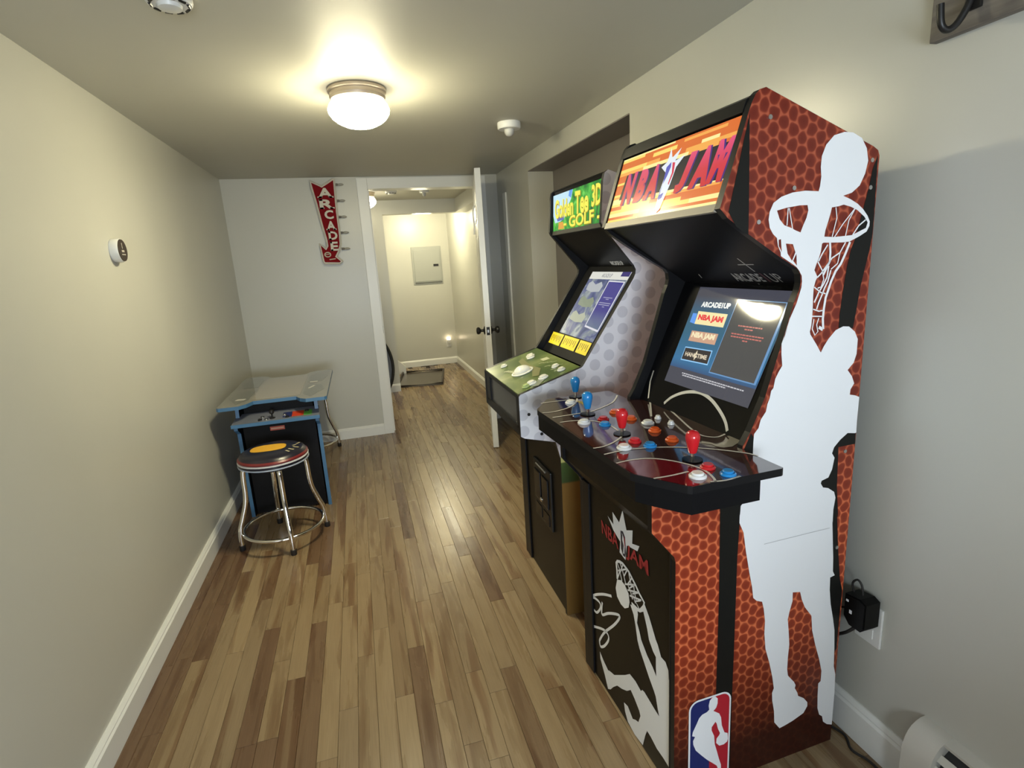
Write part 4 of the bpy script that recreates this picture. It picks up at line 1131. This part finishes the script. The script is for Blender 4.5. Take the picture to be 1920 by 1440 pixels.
    bm = bmesh.new(); ribbon(bm, [(0.505, 1.03), (0.500, 0.996), (0.476, 0.950)], 0.006, BEZ, 0.0); mk('court_line', bm, INK_LINE, be)
    # picture on the screen (it is on): grey field, blue menu, dark preview
    LCD = glow('screen_grey', (0.060, 0.062, 0.085), 1.0, 0.06)
    bm = bmesh.new(); flat(bm, [(0.434, 1.287), (0.062, 1.287), (0.066, 1.013), (0.430, 1.013)], BEZ, off=0.0006); sc = mk('screen', bm, LCD, t)
    m = mat('screen_blue', (0.02, 0.02, 0.02), 0.06)
    tcn = N(m, 'ShaderNodeTexCoord'); sepn = N(m, 'ShaderNodeSeparateXYZ'); L(m, tcn.outputs['Object'], sepn.inputs[0])
    mrn = N(m, 'ShaderNodeMapRange'); mrn.inputs[1].default_value = 1.055; mrn.inputs[2].default_value = 1.262; L(m, sepn.outputs['Z'], mrn.inputs[0])
    rp = ramp(m, [(0.0, (0.035, 0.08, 0.19)), (0.14, (0.040, 0.17, 0.34)), (0.5, (0.035, 0.13, 0.21)), (0.78, (0.04, 0.12, 0.20)), (0.95, (0.06, 0.08, 0.12)), (1.0, (0.06, 0.065, 0.09))])
    L(m, mrn.outputs[0], rp.inputs[0]); L(m, rp.outputs[0], bsdf(m).inputs['Emission Color']); bsdf(m).inputs['Emission Strength'].default_value = 1.0
    bm = bmesh.new(); flat(bm, [(0.432, 1.262), (0.064, 1.262), (0.066, 1.058), (0.431, 1.058)], BEZ, off=0.0010); mk('menu_field', bm, m, sc)
    bm = bmesh.new(); flat(bm, rect_quad(0.250, 0.070, 1.066, 1.260), BEZ, off=0.0018); mk('preview_frame', bm, glow('screen_frame_blue', (0.16, 0.34, 0.62), 0.9), sc)
    bm = bmesh.new(); flat(bm, rect_quad(0.247, 0.077, 1.069, 1.258), BEZ, off=0.0022); mk('preview_field', bm, glow('screen_preview', (0.075, 0.075, 0.075), 1.0, 0.06), sc)
    def lit(name, quad, col, off, s=1.0, nm='screen_print'):
        bm = bmesh.new(); flat(bm, quad, BEZ, off=off); return mk(nm, bm, glow(name, col, s), sc)
    def litw(name, s, quad, col, off, bold=0.02, st=1.0, shear=0.0):
        bm = bmesh.new(); word(bm, s, quad, BEZ, off, shear, bold); return mk('screen_word', bm, glow(name, col, st), sc)
    litw('screen_title', 'ARCADE1UP', [(0.398, 1.246), (0.270, 1.248), (0.266, 1.233), (0.393, 1.231)], (0.9, 0.92, 0.88), 0.0018, 0.05, 1.0, 0.15)
    lit('screen_blue_block', mm(DATA['scr']['b1b']), (0.12, 0.33, 0.85), 0.0016)
    lit('screen_cream', [(0.396, 1.219), (0.266, 1.219), (0.264, 1.184), (0.392, 1.183)], (0.92, 0.80, 0.42), 0.0018)
    litw('screen_red_word', 'NBA JAM', [(0.386, 1.211), (0.276, 1.211), (0.274, 1.191), (0.384, 1.191)], (0.80, 0.05, 0.06), 0.0024, 0.06)
    lit('screen_tan', [(0.391, 1.164), (0.272, 1.166), (0.270, 1.137), (0.390, 1.135)], (0.62, 0.36, 0.24), 0.0018)
    litw('screen_tan_word', 'NBA JAM', [(0.384, 1.161), (0.281, 1.163), (0.280, 1.144), (0.383, 1.142)], (0.92, 0.80, 0.52), 0.0024, 0.06)
    lit('screen_frame2', [(0.392, 1.118), (0.269, 1.122), (0.266, 1.083), (0.391, 1.080)], (0.30, 0.60, 0.92), 0.0016)
    lit('screen_dark', [(0.389, 1.115), (0.272, 1.119), (0.269, 1.086), (0.388, 1.083)], (0.035, 0.03, 0.03), 0.0020)
    litw('screen_gold_word', 'HANGTIME', [(0.380, 1.105), (0.281, 1.107), (0.279, 1.095), (0.378, 1.093)], (0.72, 0.62, 0.46), 0.0024, 0.04)
    bm = bmesh.new(); flat(bm, [(0.330, 1.1145), (0.325, 1.104), (0.331, 1.1005), (0.325, 1.097), (0.330, 1.0865), (0.335, 1.097), (0.339, 1.1005), (0.335, 1.104)], BEZ, off=0.0028); mk('screen_star', bm, glow('screen_star_gold', (0.80, 0.70, 0.50), 1.0), sc)
    bm = bmesh.new()
    for zz, a0, a1 in ((1.047, 0.36, 0.10), (1.0415, 0.355, 0.165)):
        a = a0
        while a > a1:
            l = random.uniform(0.004, 0.011)
            ribbon(bm, [(a, zz), (max(a1, a - l), zz)], 0.0030, BEZ, 0.0018); a -= l + 0.0018
    mk('small_print', bm, glow('screen_small_text', (0.62, 0.62, 0.66), 0.9), sc)
    bm = bmesh.new()
    for zz, a0, a1 in ((1.194, 0.208, 0.120), (1.187, 0.180, 0.150), (1.173, 0.222, 0.104), (1.166, 0.220, 0.108), (1.159, 0.172, 0.152)):
        a = a0
        while a > a1:
            l = random.uniform(0.005, 0.012)
            ribbon(bm, [(a, zz), (max(a1, a - l), zz)], 0.0030, BEZ, 0.0028); a -= l + 0.0018
    mk('small_print', bm, glow('screen_red_text', (0.72, 0.20, 0.17), 0.8), sc)
    # hood underside with the maker's name, marquee, top, back
    u0, z0, u1, z1 = 0.113, 1.474, bz(1.303), 1.300
    nh = Vector((-(z0 - z1), 0, -(u1 - u0))).normalized()
    bm = bmesh.new(); prism(bm, [(u0, z0), (u1, z1), (u1 + 0.010, z1 + 0.012), (u0 + 0.010, z0 + 0.014)], lambda a, b: (a, 0.018, b), lambda a, b: (a, W - 0.018, b))
    hd = mk('hood_underside', bm, SATIN, t)
    def HOOD(a, b, o):           # b: distance up the slope from the screen edge
        d = Vector((u0 - u1, 0, z0 - z1)).normalized()
        return Vector((u1, a, z1)) + d * b + nh * (0.0006 + o)
    bm = bmesh.new(); word(bm, 'ARCADE', rect_quad(0.262, 0.152, 0.016, 0.058), HOOD, 0, 0.12, 0.03); mk('maker_word', bm, INK_GREY, hd)
    bm = bmesh.new(); word(bm, '1', rect_quad(0.146, 0.138, 0.016, 0.060), HOOD, 0, 0.0, 0.03); mk('maker_word', bm, mat('dim_red_print', (0.07, 0.02, 0.02), 0.4), hd)
    bm = bmesh.new(); word(bm, 'UP', rect_quad(0.130, 0.088, 0.016, 0.058), HOOD, 0, 0.0, 0.0); mk('maker_word', bm, INK_GREY, hd)
    bm = bmesh.new(); ribbon(bm, [(0.150, 0.068), (0.150, 0.132)], 0.004, HOOD); ribbon(bm, [(0.178, 0.102), (0.122, 0.102)], 0.004, HOOD); ribbon(bm, [(0.196, -0.006), (0.196, 0.006)], 0.004, HOOD); ribbon(bm, [(0.405, 0.030), (0.395, 0.052)], 0.004, HOOD); mk('court_line', bm, INK_GREY, hd)
    bm = bmesh.new(); prism(bm, [(0.105, 1.4787), (0.105 + km * 0.205, 1.6837), (0.105 + km * 0.205 + 0.016, 1.680), (0.121, 1.4787)], lambda a, b: (a, 0.018, b), lambda a, b: (a, W - 0.018, b))
    mq = mk('marquee', bm, GLOSS, t)
    bm = bmesh.new(); prism(bm, [(0.0975, 1.474), (0.1035, 1.490), (0.112, 1.486), (0.108, 1.472)], lambda a, b: (a, 0.019, b), lambda a, b: (a, W - 0.019, b)); mk('marquee_retainer', bm, mat('aluminium_strip', (0.33, 0.30, 0.25), 0.55, metal=0.2), t)
    bm = bmesh.new(); prism(bm, [(0.1625, 1.668), (0.172, 1.694), (0.185, 1.700), (0.178, 1.668)], lambda a, b: (a, 0.019, b), lambda a, b: (a, W - 0.019, b)); mk('marquee_top_strip', bm, TMOLD, t)
    # backlit print
    rnd = random.Random(21)
    bm = bmesh.new(); flat(bm, rect_quad(W - 0.020, 0.020, 1.4895, 1.6635), MAR); mk('marquee_field', bm, glow('marquee_orange', (0.85, 0.30, 0.055), 1.0, 0.38), mq)
    cols = [glow('marquee_deep_orange', (0.74, 0.17, 0.035), 1.0, 0.38), glow('marquee_yellow', (1.0, 0.70, 0.16), 1.05, 0.38), glow('marquee_pale_yellow', (1.0, 0.83, 0.34), 1.05, 0.38), glow('marquee_amber', (0.93, 0.43, 0.09), 1.0, 0.38)]
    bms = [bmesh.new() for _ in cols]
    z = 1.4895
    while z < 1.662:
        h = rnd.uniform(0.006, 0.0105)
        z_ = min(z + h, 1.6635)
        a = W - 0.020
        while a > 0.021:
            l = rnd.uniform(0.06, 0.22)
            b = max(0.020, a - l)
            k = rnd.choice((0, 0, 1, 2, 3, 1))
            flat(bms[k], [(a, z), (b, z), (b, z_), (a, z_)], MAR, off=0.0004)
            a = b
        z = z_
    for b_, c_ in zip(bms, cols):
        mk('marquee_stripes', b_, c_, mq)
    bm = bmesh.new(); flat(bm, [(0.484, 1.549), (0.474, 1.615), (0.022, 1.617), (0.022, 1.540)], MAR, off=0.0008); mk('marquee_band', bm, glow('marquee_black', (0.035, 0.03, 0.03), 0.8, 0.38), mq)
    ink = glow('marquee_purple', (0.075, 0.03, 0.20), 1.0, 0.38)
    red = mat('marquee_red', (0.02, 0.02, 0.02), 0.2, spec=0.06)
    tcn = N(red, 'ShaderNodeTexCoord'); sepn = N(red, 'ShaderNodeSeparateXYZ'); L(red, tcn.outputs['Object'], sepn.inputs[0])
    mrn = N(red, 'ShaderNodeMapRange'); mrn.inputs[1].default_value = 1.53; mrn.inputs[2].default_value = 1.63; L(red, sepn.outputs['Z'], mrn.inputs[0])
    rp = ramp(red, [(0.0, (0.62, 0.03, 0.035)), (0.45, (0.66, 0.05, 0.07)), (1.0, (0.80, 0.10, 0.24))])
    L(red, mrn.outputs[0], rp.inputs[0]); L(red, rp.outputs[0], bsdf(red).inputs['Emission Color']); bsdf(red).inputs['Emission Strength'].default_value = 1.0
    for s, q in (('N', [(0.474, 1.617), (0.412, 1.617), (0.406, 1.532), (0.468, 1.532)]), ('B', [(0.402, 1.616), (0.352, 1.616), (0.350, 1.532), (0.400, 1.532)]), ('A', [(0.350, 1.618), (0.296, 1.618), (0.288, 1.532), (0.348, 1.532)]), ('J', [(0.204, 1.620), (0.148, 1.620), (0.150, 1.532), (0.204, 1.532)]), ('A', [(0.146, 1.622), (0.088, 1.622), (0.082, 1.534), (0.150, 1.534)]), ('M', [(0.082, 1.626), (0.022, 1.626), (0.021, 1.536), (0.084, 1.536)])):
        bm = bmesh.new(); word(bm, s, [(a - 0.005, b - 0.001) for a, b in q], MAR, 0.0012, 0.20, 0.095); mk('marquee_letter_edge', bm, ink, mq)
        bm = bmesh.new(); word(bm, s, q, MAR, 0.0016, 0.20, 0.07); mk('marquee_letter', bm, red, mq)
    bm = bmesh.new(); flat(bm, [(0.268, 1.648), (0.252, 1.622), (0.222, 1.640), (0.234, 1.612), (0.196, 1.620), (0.222, 1.596), (0.228, 1.556), (0.246, 1.500), (0.258, 1.494), (0.268, 1.506), (0.268, 1.548), (0.262, 1.588), (0.292, 1.606), (0.270, 1.616)], MAR, off=0.0020); mk('marquee_starburst', bm, glow('marquee_ice', (0.80, 0.86, 0.92), 1.0, 0.38), mq)
    bm = bmesh.new(); flat(bm, [(0.266, 1.602), (0.250, 1.612), (0.246, 1.600), (0.252, 1.580), (0.262, 1.562), (0.268, 1.530), (0.264, 1.526), (0.262, 1.560)], MAR, off=0.0024); flat(bm, [(0.266, 1.536), (0.247, 1.540), (0.250, 1.528), (0.264, 1.524)], MAR, off=0.0024); mk('marquee_emblem_blue', bm, glow('marquee_blue', (0.10, 0.11, 0.50), 1.0, 0.38), mq)
    bm = bmesh.new(); flat(bm, [(0.244, 1.610), (0.232, 1.608), (0.226, 1.584), (0.234, 1.556), (0.238, 1.560), (0.234, 1.584), (0.240, 1.600)], MAR, off=0.0024); mk('marquee_emblem_red', bm, glow('marquee_emblem_red', (0.66, 0.04, 0.09), 1.0, 0.38), mq)
    bm = bmesh.new(); prism(bm, [(0.176, 1.694), (0.190, 1.703), (0.203, 1.7055), (0.500, 1.593), (0.512, 1.584), (0.500, 1.575), (0.203, 1.690)], lambda a, b: (a, 0.018, b), lambda a, b: (a, W - 0.018, b)); mk('top_panel', bm, BLACK, t)
    boxo('back_panel', 0.500, 0.512, 0.018, W - 0.018, 0.004, 1.585, BLACK, t)
    return t
bb = build_basketball()

# ================= golf cabinet
def build_golf():
    t = thing('golf_arcade_cabinet', 'far arcade cabinet with green golf deck and white dimpled sides', 'arcade cabinet', (0.660, 1.81, 0))
    W = 0.545
    ART = dimple_print()
    prof = [(0.0, 0.0), (0.0, 0.668), (-0.017, 0.735), (-0.135, 0.766), (-0.149, 0.775), (-0.149, 0.924), (-0.143, 0.931), (0.092, 1.003), (0.100, 1.008), (0.106, 1.016), (0.308, 1.310), (0.316, 1.326), (0.318, 1.342), (0.310, 1.358), (0.192, 1.497), (0.186, 1.510), (0.197, 1.650), (0.203, 1.674), (0.216, 1.684), (0.505, 1.590), (0.516, 1.580), (0.519, 0.0)]
    def DECK(a, b, o): return (a, b, 0.9305 + 0.305 * (a + 0.148) + o)
    nb = Vector((-1, 0, 0.67)).normalized()
    def BEZ(a, b, o): return Vector((0.182 + 0.67 * (b - 1.077), a, b)) + nb * (0.0008 + o)
    def MAR(a, b, o): return Vector((0.2005 + 0.05 * (b - 1.5) - 0.0006 - o, a, b))
    bm = bmesh.new(); prism(bm, prof, lambda a, b: (a, 0, b), lambda a, b: (a, 0.018, b), side_mat=1, cap0=0, cap1=1); sp_ = mk('side_panel', bm, [ART, TMOLD], t)
    bm = bmesh.new(); prism(bm, prof, lambda a, b: (a, W - 0.018, b), lambda a, b: (a, W, b), side_mat=1, cap0=1, cap1=0); mk('side_panel', bm, [ART, TMOLD], t)
    screw(sp_, [(-0.115, 0.855), (-0.070, 0.775)], lambda a, b, o: (a, -o, b), IRON, 0.006)
    PANEL = mat('golf_front_black', (0.011, 0.0095, 0.007), 0.36, spec=0.16)
    boxo('front_panel', 0.006, 0.020, 0.018, W - 0.018, 0.004, 0.690, PANEL, t)
    boxo('front_post', -0.002, 0.006, W - 0.085, W - 0.018, 0.004, 0.690, TMOLD, t, 0.003)
    bm = bmesh.new(); prism(bm, [(0.006, 0.690), (-0.012, 0.735), (-0.128, 0.770), (-0.128, 0.800), (0.02, 0.800), (0.02, 0.690)], lambda a, b: (a, 0.018, b), lambda a, b: (a, W - 0.018, b)); mk('deck_belly', bm, SATIN, t)
    # dark glossy apron under the deck with its raised frame
    boxo('deck_apron', -0.140, -0.128, 0.018, W - 0.018, 0.775, 0.925, mat('apron_charcoal', (0.045, 0.045, 0.048), 0.22, spec=0.5), t)
    bm = bmesh.new()
    for b_ in ((-0.147, -0.139, 0.018, W - 0.018, 0.912, 0.927), (-0.147, -0.139, 0.018, W - 0.018, 0.772, 0.806), (-0.147, -0.139, 0.018, 0.045, 0.80, 0.915), (-0.147, -0.139, W - 0.085, W - 0.018, 0.80, 0.915)):
        box(bm, *b_)
    mk('apron_frame', bm, TMOLD, t)
    # coin door
    bm = bmesh.new(); box(bm, -0.004, 0.006, 0.125, 0.345, 0.300, 0.560, 0.004); cd = mk('coin_door', bm, IRON, t)
    bm = bmesh.new(); box(bm, -0.010, -0.003, 0.150, 0.225, 0.390, 0.520, 0.003); box(bm, -0.010, -0.003, 0.245, 0.320, 0.390, 0.520, 0.003); mk('coin_slot_plate', bm, GLOSS, cd)
    bm = bmesh.new(); lathe(bm, [(0.010, -0.0035), (0.010, -0.012), (0.006, -0.015), (0.001, -0.015)], axis='x', c=(0, 0.233, 0.405), seg=16); mk('coin_lock', bm, CHROME, cd, True)
    bm = bmesh.new(); box(bm, -0.007, -0.003, 0.150, 0.225, 0.315, 0.365, 0.002); box(bm, -0.007, -0.003, 0.245, 0.320, 0.315, 0.365, 0.002); mk('coin_return', bm, GLOSS, cd)
    bm = bmesh.new(); tube(bm, [(-0.006, 0.18, 0.545), (-0.006, 0.30, 0.545)], 0.003, 8); mk('door_edge_bar', bm, STEEL, cd)
    # deck
    bm = bmesh.new(); prism(bm, [(-0.146, 0.0), (0.100, 0.0)] and [(-0.1455, 0.9300), (0.098, 1.0042), (0.098, 0.990), (-0.1455, 0.916)], lambda a, b: (a, 0.018, b), lambda a, b: (a, W - 0.018, b)); dk = mk('control_deck', bm, turf_print(), t)
    nd = Vector((-0.305, 0, 1)).normalized()
    PALEG = mat('deck_pale_print', (0.52, 0.55, 0.36), 0.3)
    bm = bmesh.new(); flat(bm, [(-0.02, 0.43), (0.005, 0.45), (-0.005, 0.30), (0.005, 0.20), (-0.03, 0.12), (-0.05, 0.14), (-0.02, 0.24), (-0.03, 0.33)], DECK, off=0.0004); mk('fairway_print', bm, mat('fairway_tan', (0.20, 0.20, 0.085), 0.3), dk)
    bm = bmesh.new(); flat(bm, [(0.045, 0.325), (0.072, 0.315), (0.070, 0.270), (0.044, 0.280)], DECK, off=0.0006)
    for k in range(9):
        a0 = 0.02 + 0.012 * (k % 4); w0 = 0.27 - k * 0.018
        ribbon(bm, [(a0, w0), (a0 + 0.018, w0 - 0.012)], 0.004, DECK, 0.0006)
    for k in range(7):
        ribbon(bm, [(-0.105 + 0.004 * k, 0.36 - 0.014 * k), (-0.085 + 0.004 * k, 0.352 - 0.014 * k)], 0.006, DECK, 0.0006)
    mk('deck_marks', bm, PALEG, dk)
    bm = bmesh.new(); ribbon(bm, [(-0.08, 0.02), (-0.03, 0.075)], 0.03, DECK, 0.0004); mk('deck_marks', bm, mat('deck_grey_print', (0.24, 0.27, 0.22), 0.3), dk)
    WHT = mat('golf_white_plastic', (0.80, 0.80, 0.74), 0.2, coat=0.3)
    for (u, w, r) in ((0.045, 0.139, 0.0165), (0.043, 0.070, 0.0165), (-0.029, 0.072, 0.020), (-0.081, 0.447, 0.0155), (0.037, 0.432, 0.020), (0.030, 0.405, 0.018)):
        push_button(t, DECK(u, w, 0.0), r, WHT, nd)
    push_button(t, DECK(-0.103, 0.056, 0.0), 0.0155, mat('golf_green_plastic', (0.42, 0.52, 0.22), 0.25), nd)
    # trackball in its ring
    bm = bmesh.new(); lathe(bm, [(0.046, 0), (0.046, 0.003), (0.041, 0.005), (0.038, 0.003)], seg=32, caps=False)
    q = nd.to_track_quat('Z', 'Y').to_matrix()
    for v in bm.verts: v.co = q @ v.co + Vector(DECK(-0.055, 0.255, 0.0))
    tb = mk('trackball', bm, WHT, t, True)
    bm = bmesh.new(); lathe(bm, [(0.037, 0.002), (0.035, 0.009), (0.030, 0.016), (0.020, 0.0225), (0.010, 0.0255), (0.0005, 0.0265)], seg=32)
    for v in bm.verts: v.co = q @ v.co + Vector(DECK(-0.055, 0.255, 0.0))
    mk('ball', bm, WHT, tb, True)
    push_button(t, DECK(-0.079, 0.066, 0.0), 0.021, WHT, nd)
    # bezel, screen, instruction strip
    def bz(z): return 0.182 + 0.67 * (z - 1.077)
    bm = bmesh.new(); prism(bm, [(bz(0.995), 0.995), (bz(1.352), 1.352), (bz(1.352) + 0.012, 1.352), (bz(0.995) + 0.012, 0.995)], lambda a, b: (a, 0.018, b), lambda a, b: (a, W - 0.018, b)); be = mk('bezel', bm, SATIN, t)
    scr = lit_noise('golf_screen_picture', [(0.34, (0.055, 0.075, 0.17)), (0.48, (0.12, 0.14, 0.28)), (0.58, (0.20, 0.24, 0.28)), (0.70, (0.42, 0.46, 0.45))], 16.0, 1.0)
    bm = bmesh.new(); flat(bm, [(0.447, 1.329), (0.087, 1.329), (0.087, 1.076), (0.444, 1.078)], BEZ, off=0.0006); sc = mk('screen', bm, scr, t)
    bm = bmesh.new(); flat(bm, [(0.447, 1.329), (0.087, 1.329), (0.089, 1.300), (0.445, 1.300)], BEZ, off=0.0010); mk('title_bar', bm, glow('golf_title_white', (0.72, 0.72, 0.66), 1.0), sc)
    bm = bmesh.new(); word(bm, 'ARCADE1UP', rect_quad(0.330, 0.235, 1.307, 1.322), BEZ, 0.0016, 0.1, 0.02); mk('screen_word', bm, glow('golf_title_grey', (0.25, 0.25, 0.27), 1.0), sc)
    bm = bmesh.new(); flat(bm, rect_quad(0.160, 0.090, 1.312, 1.329), BEZ, off=0.0014); mk('title_tab', bm, glow('golf_tab_blue', (0.045, 0.035, 0.17), 1.0), sc)
    bm = bmesh.new(); flat(bm, [(0.240, 1.296), (0.097, 1.294), (0.093, 1.112), (0.230, 1.120)], BEZ, off=0.0014); mk('info_frame', bm, glow('golf_frame_white', (0.70, 0.70, 0.76), 1.0), sc)
    m = mat('golf_info', (0.02, 0.02, 0.02), 0.06)
    tcn = N(m, 'ShaderNodeTexCoord'); sepn = N(m, 'ShaderNodeSeparateXYZ'); L(m, tcn.outputs['Object'], sepn.inputs[0])
    mrn = N(m, 'ShaderNodeMapRange'); mrn.inputs[1].default_value = 1.115; mrn.inputs[2].default_value = 1.295; L(m, sepn.outputs['Z'], mrn.inputs[0])
    rp = ramp(m, [(0.0, (0.13, 0.18, 0.26)), (0.22, (0.11, 0.13, 0.27)), (0.4, (0.055, 0.05, 0.25)), (1.0, (0.055, 0.05, 0.26))])
    L(m, mrn.outputs[0], rp.inputs[0]); L(m, rp.outputs[0], bsdf(m).inputs['Emission Color']); bsdf(m).inputs['Emission Strength'].default_value = 1.0
    bm = bmesh.new(); flat(bm, [(0.232, 1.291), (0.104, 1.290), (0.100, 1.119), (0.223, 1.126)], BEZ, off=0.0018); mk('info_field', bm, m, sc)
    bm = bmesh.new()
    for zz, a0, a1 in ((1.233, 0.205, 0.125), (1.227, 0.175, 0.150), (1.213, 0.215, 0.115), (1.206, 0.213, 0.118), (1.199, 0.172, 0.152)):
        ribbon(bm, [(a0, zz), (a1, zz)], 0.0030, BEZ, 0.0022)
    mk('small_print', bm, glow('golf_small_text', (0.42, 0.42, 0.62), 0.8), sc)
    for (zc, c1) in ((1.270, (0.62, 0.66, 0.70)), (1.210, (0.36, 0.42, 0.30)), (1.150, (0.62, 0.66, 0.50))):
        bm = bmesh.new(); flat(bm, [(0.420, zc + 0.012), (0.395, zc + 0.022), (0.345, zc + 0.008), (0.300, zc + 0.020), (0.270, zc + 0.004), (0.275, zc - 0.018), (0.345, zc - 0.022), (0.415, zc - 0.014)], BEZ, off=0.0012); mk('menu_picture', bm, glow('golf_menu_%d' % int(zc * 1000), c1, 0.7), sc)
    YL = lit_noise('instruction_yellow', [(0.42, (0.42, 0.32, 0.03)), (0.5, (0.72, 0.58, 0.05)), (0.6, (0.80, 0.70, 0.16))], 40.0, 0.45, 0.2)
    for k, (a0, a1, s) in enumerate(((0.512, 0.378, 0), (0.366, 0.210, 0), (0.198, 0.089, 0))):
        bm = bmesh.new(); flat(bm, [(a0, 1.073), (a1, 1.073), (a1 - 0.004, 1.028), (a0 - 0.008, 1.028)], BEZ, off=0.0008); st = mk('instruction_plate', bm, mat('plate_yellow_%d' % k, (0.86, 0.70, 0.035), 0.3), t)
        bm = bmesh.new()
        n = 7 if k < 2 else 5
        for q_ in range(n):
            wq = a0 - 0.012 - (a0 - a1 - 0.024) * (q_ + 0.5) / n
            ribbon(bm, [(wq, 1.064), (wq - 0.003, 1.040 + 0.008 * (q_ % 2))], 0.0055, BEZ, 0.0012)
        mk('plate_strokes', bm, mat('plate_dark_%d' % k, (0.16, 0.11, 0.015), 0.4), st)
    # hood, marquee, top, back
    u0, z0, u1, z1 = 0.204, 1.498, bz(1.352), 1.350
    bm = bmesh.new(); prism(bm, [(u0, z0), (u1, z1), (u1 + 0.012, z1 + 0.010), (u0 + 0.012, z0 + 0.010)], lambda a, b: (a, 0.018, b), lambda a, b: (a, W - 0.018, b)); hd = mk('hood_underside', bm, SATIN, t)
    dh = Vector((u0 - u1, 0, z0 - z1)).normalized(); nh = Vector((dh.z, 0, -dh.x)) * -1
    def HOOD(a, b, o): return Vector((u1, a, z1)) + dh * b + Vector((-abs(dh.z), 0, -abs(dh.x))) * (0.0008 + o)
    bm = bmesh.new(); word(bm, 'ARCADE1UP', rect_quad(0.270, 0.160, 0.010, 0.034), HOOD, 0, 0.1, 0.03); mk('maker_word', bm, INK_W, hd)
    bm = bmesh.new(); prism(bm, [(0.2005, 1.500), (0.2095, 1.680), (0.222, 1.676), (0.214, 1.500)], lambda a, b: (a, 0.018, b), lambda a, b: (a, W - 0.018, b)); mq = mk('marquee', bm, GLOSS, t)
    gr = lit_noise('golf_marquee_green', [(0.36, (0.012, 0.10, 0.03)), (0.46, (0.02, 0.27, 0.03)), (0.56, (0.06, 0.45, 0.05)), (0.68, (0.18, 0.66, 0.10))], 14.0, 1.0, 1.5)
    bm = bmesh.new(); flat(bm, rect_quad(W - 0.022, 0.022, 1.512, 1.660), MAR); mk('marquee_field', bm, gr, mq)
    bm = bmesh.new(); flat(bm, [(0.522, 1.660), (0.300, 1.660), (0.318, 1.625), (0.355, 1.600), (0.370, 1.566), (0.430, 1.548), (0.500, 1.545), (0.522, 1.575)], MAR, off=0.0004); mk('marquee_sky', bm, glow('golf_sky', (0.55, 0.80, 0.92), 1.0), mq)
    bm = bmesh.new(); flat(bm, [(0.335, 1.660), (0.300, 1.660), (0.318, 1.630), (0.345, 1.640)], MAR, off=0.0008); mk('marquee_sky_blue', bm, glow('golf_sky_blue', (0.12, 0.34, 0.85), 1.0), mq)
    bm = bmesh.new(); flat(bm, [(0.480, 1.570), (0.390, 1.566), (0.395, 1.552), (0.470, 1.550)], MAR, off=0.0008); mk('marquee_lake', bm, glow('golf_lake', (0.10, 0.14, 0.48), 1.0), mq)
    bm = bmesh.new(); flat(bm, [(0.455, 1.545), (0.405, 1.545), (0.390, 1.516), (0.460, 1.516)], MAR, off=0.0008); mk('marquee_flag', bm, glow('golf_flag', (0.75, 0.36, 0.05), 1.0), mq)
    YW = glow('golf_yellow_word', (0.93, 0.88, 0.10), 1.0)
    OR = glow('golf_word_shadow', (0.36, 0.24, 0.015), 1.0)
    for s, q, bo in (('Golden', [(0.500, 1.640), (0.292, 1.632), (0.292, 1.562), (0.500, 1.562)], 0.03), ('Tee', [(0.275, 1.648), (0.143, 1.644), (0.143, 1.560), (0.275, 1.560)], 0.03), ('3D', [(0.116, 1.650), (0.030, 1.650), (0.030, 1.576), (0.116, 1.572)], 0.03), ('- GOLF -', [(0.395, 1.560), (0.035, 1.566), (0.035, 1.517), (0.395, 1.517)], 0.03)):
        bm = bmesh.new(); word(bm, s, [(a - 0.004, b - 0.003) for a, b in q], MAR, 0.0012, 0.0, bo + 0.015); mk('marquee_word_edge', bm, OR, mq)
        bm = bmesh.new(); word(bm, s, q, MAR, 0.0016, 0.0, bo); mk('marquee_word', bm, YW, mq)
    bm = bmesh.new(); prism(bm, [(0.196, 1.496), (0.199, 1.512), (0.208, 1.512), (0.206, 1.494)], lambda a, b: (a, 0.018, b), lambda a, b: (a, W - 0.018, b)); mk('marquee_retainer', bm, mat('grey_strip', (0.045, 0.045, 0.042), 0.5, spec=0.2), t)
    bm = bmesh.new(); prism(bm, [(0.206, 1.676), (0.216, 1.680), (0.505, 1.585), (0.500, 1.570), (0.216, 1.664)], lambda a, b: (a, 0.018, b), lambda a, b: (a, W - 0.018, b)); mk('top_panel', bm, BLACK, t)
    boxo('back_panel', 0.500, 0.512, 0.018, W - 0.018, 0.004, 1.575, BLACK, t)
    boxo('anchor_bracket', 0.300, 0.330, 0.050, 0.075, 1.640, 1.705, IRON, t, 0.003)
    return t
gc = build_golf()
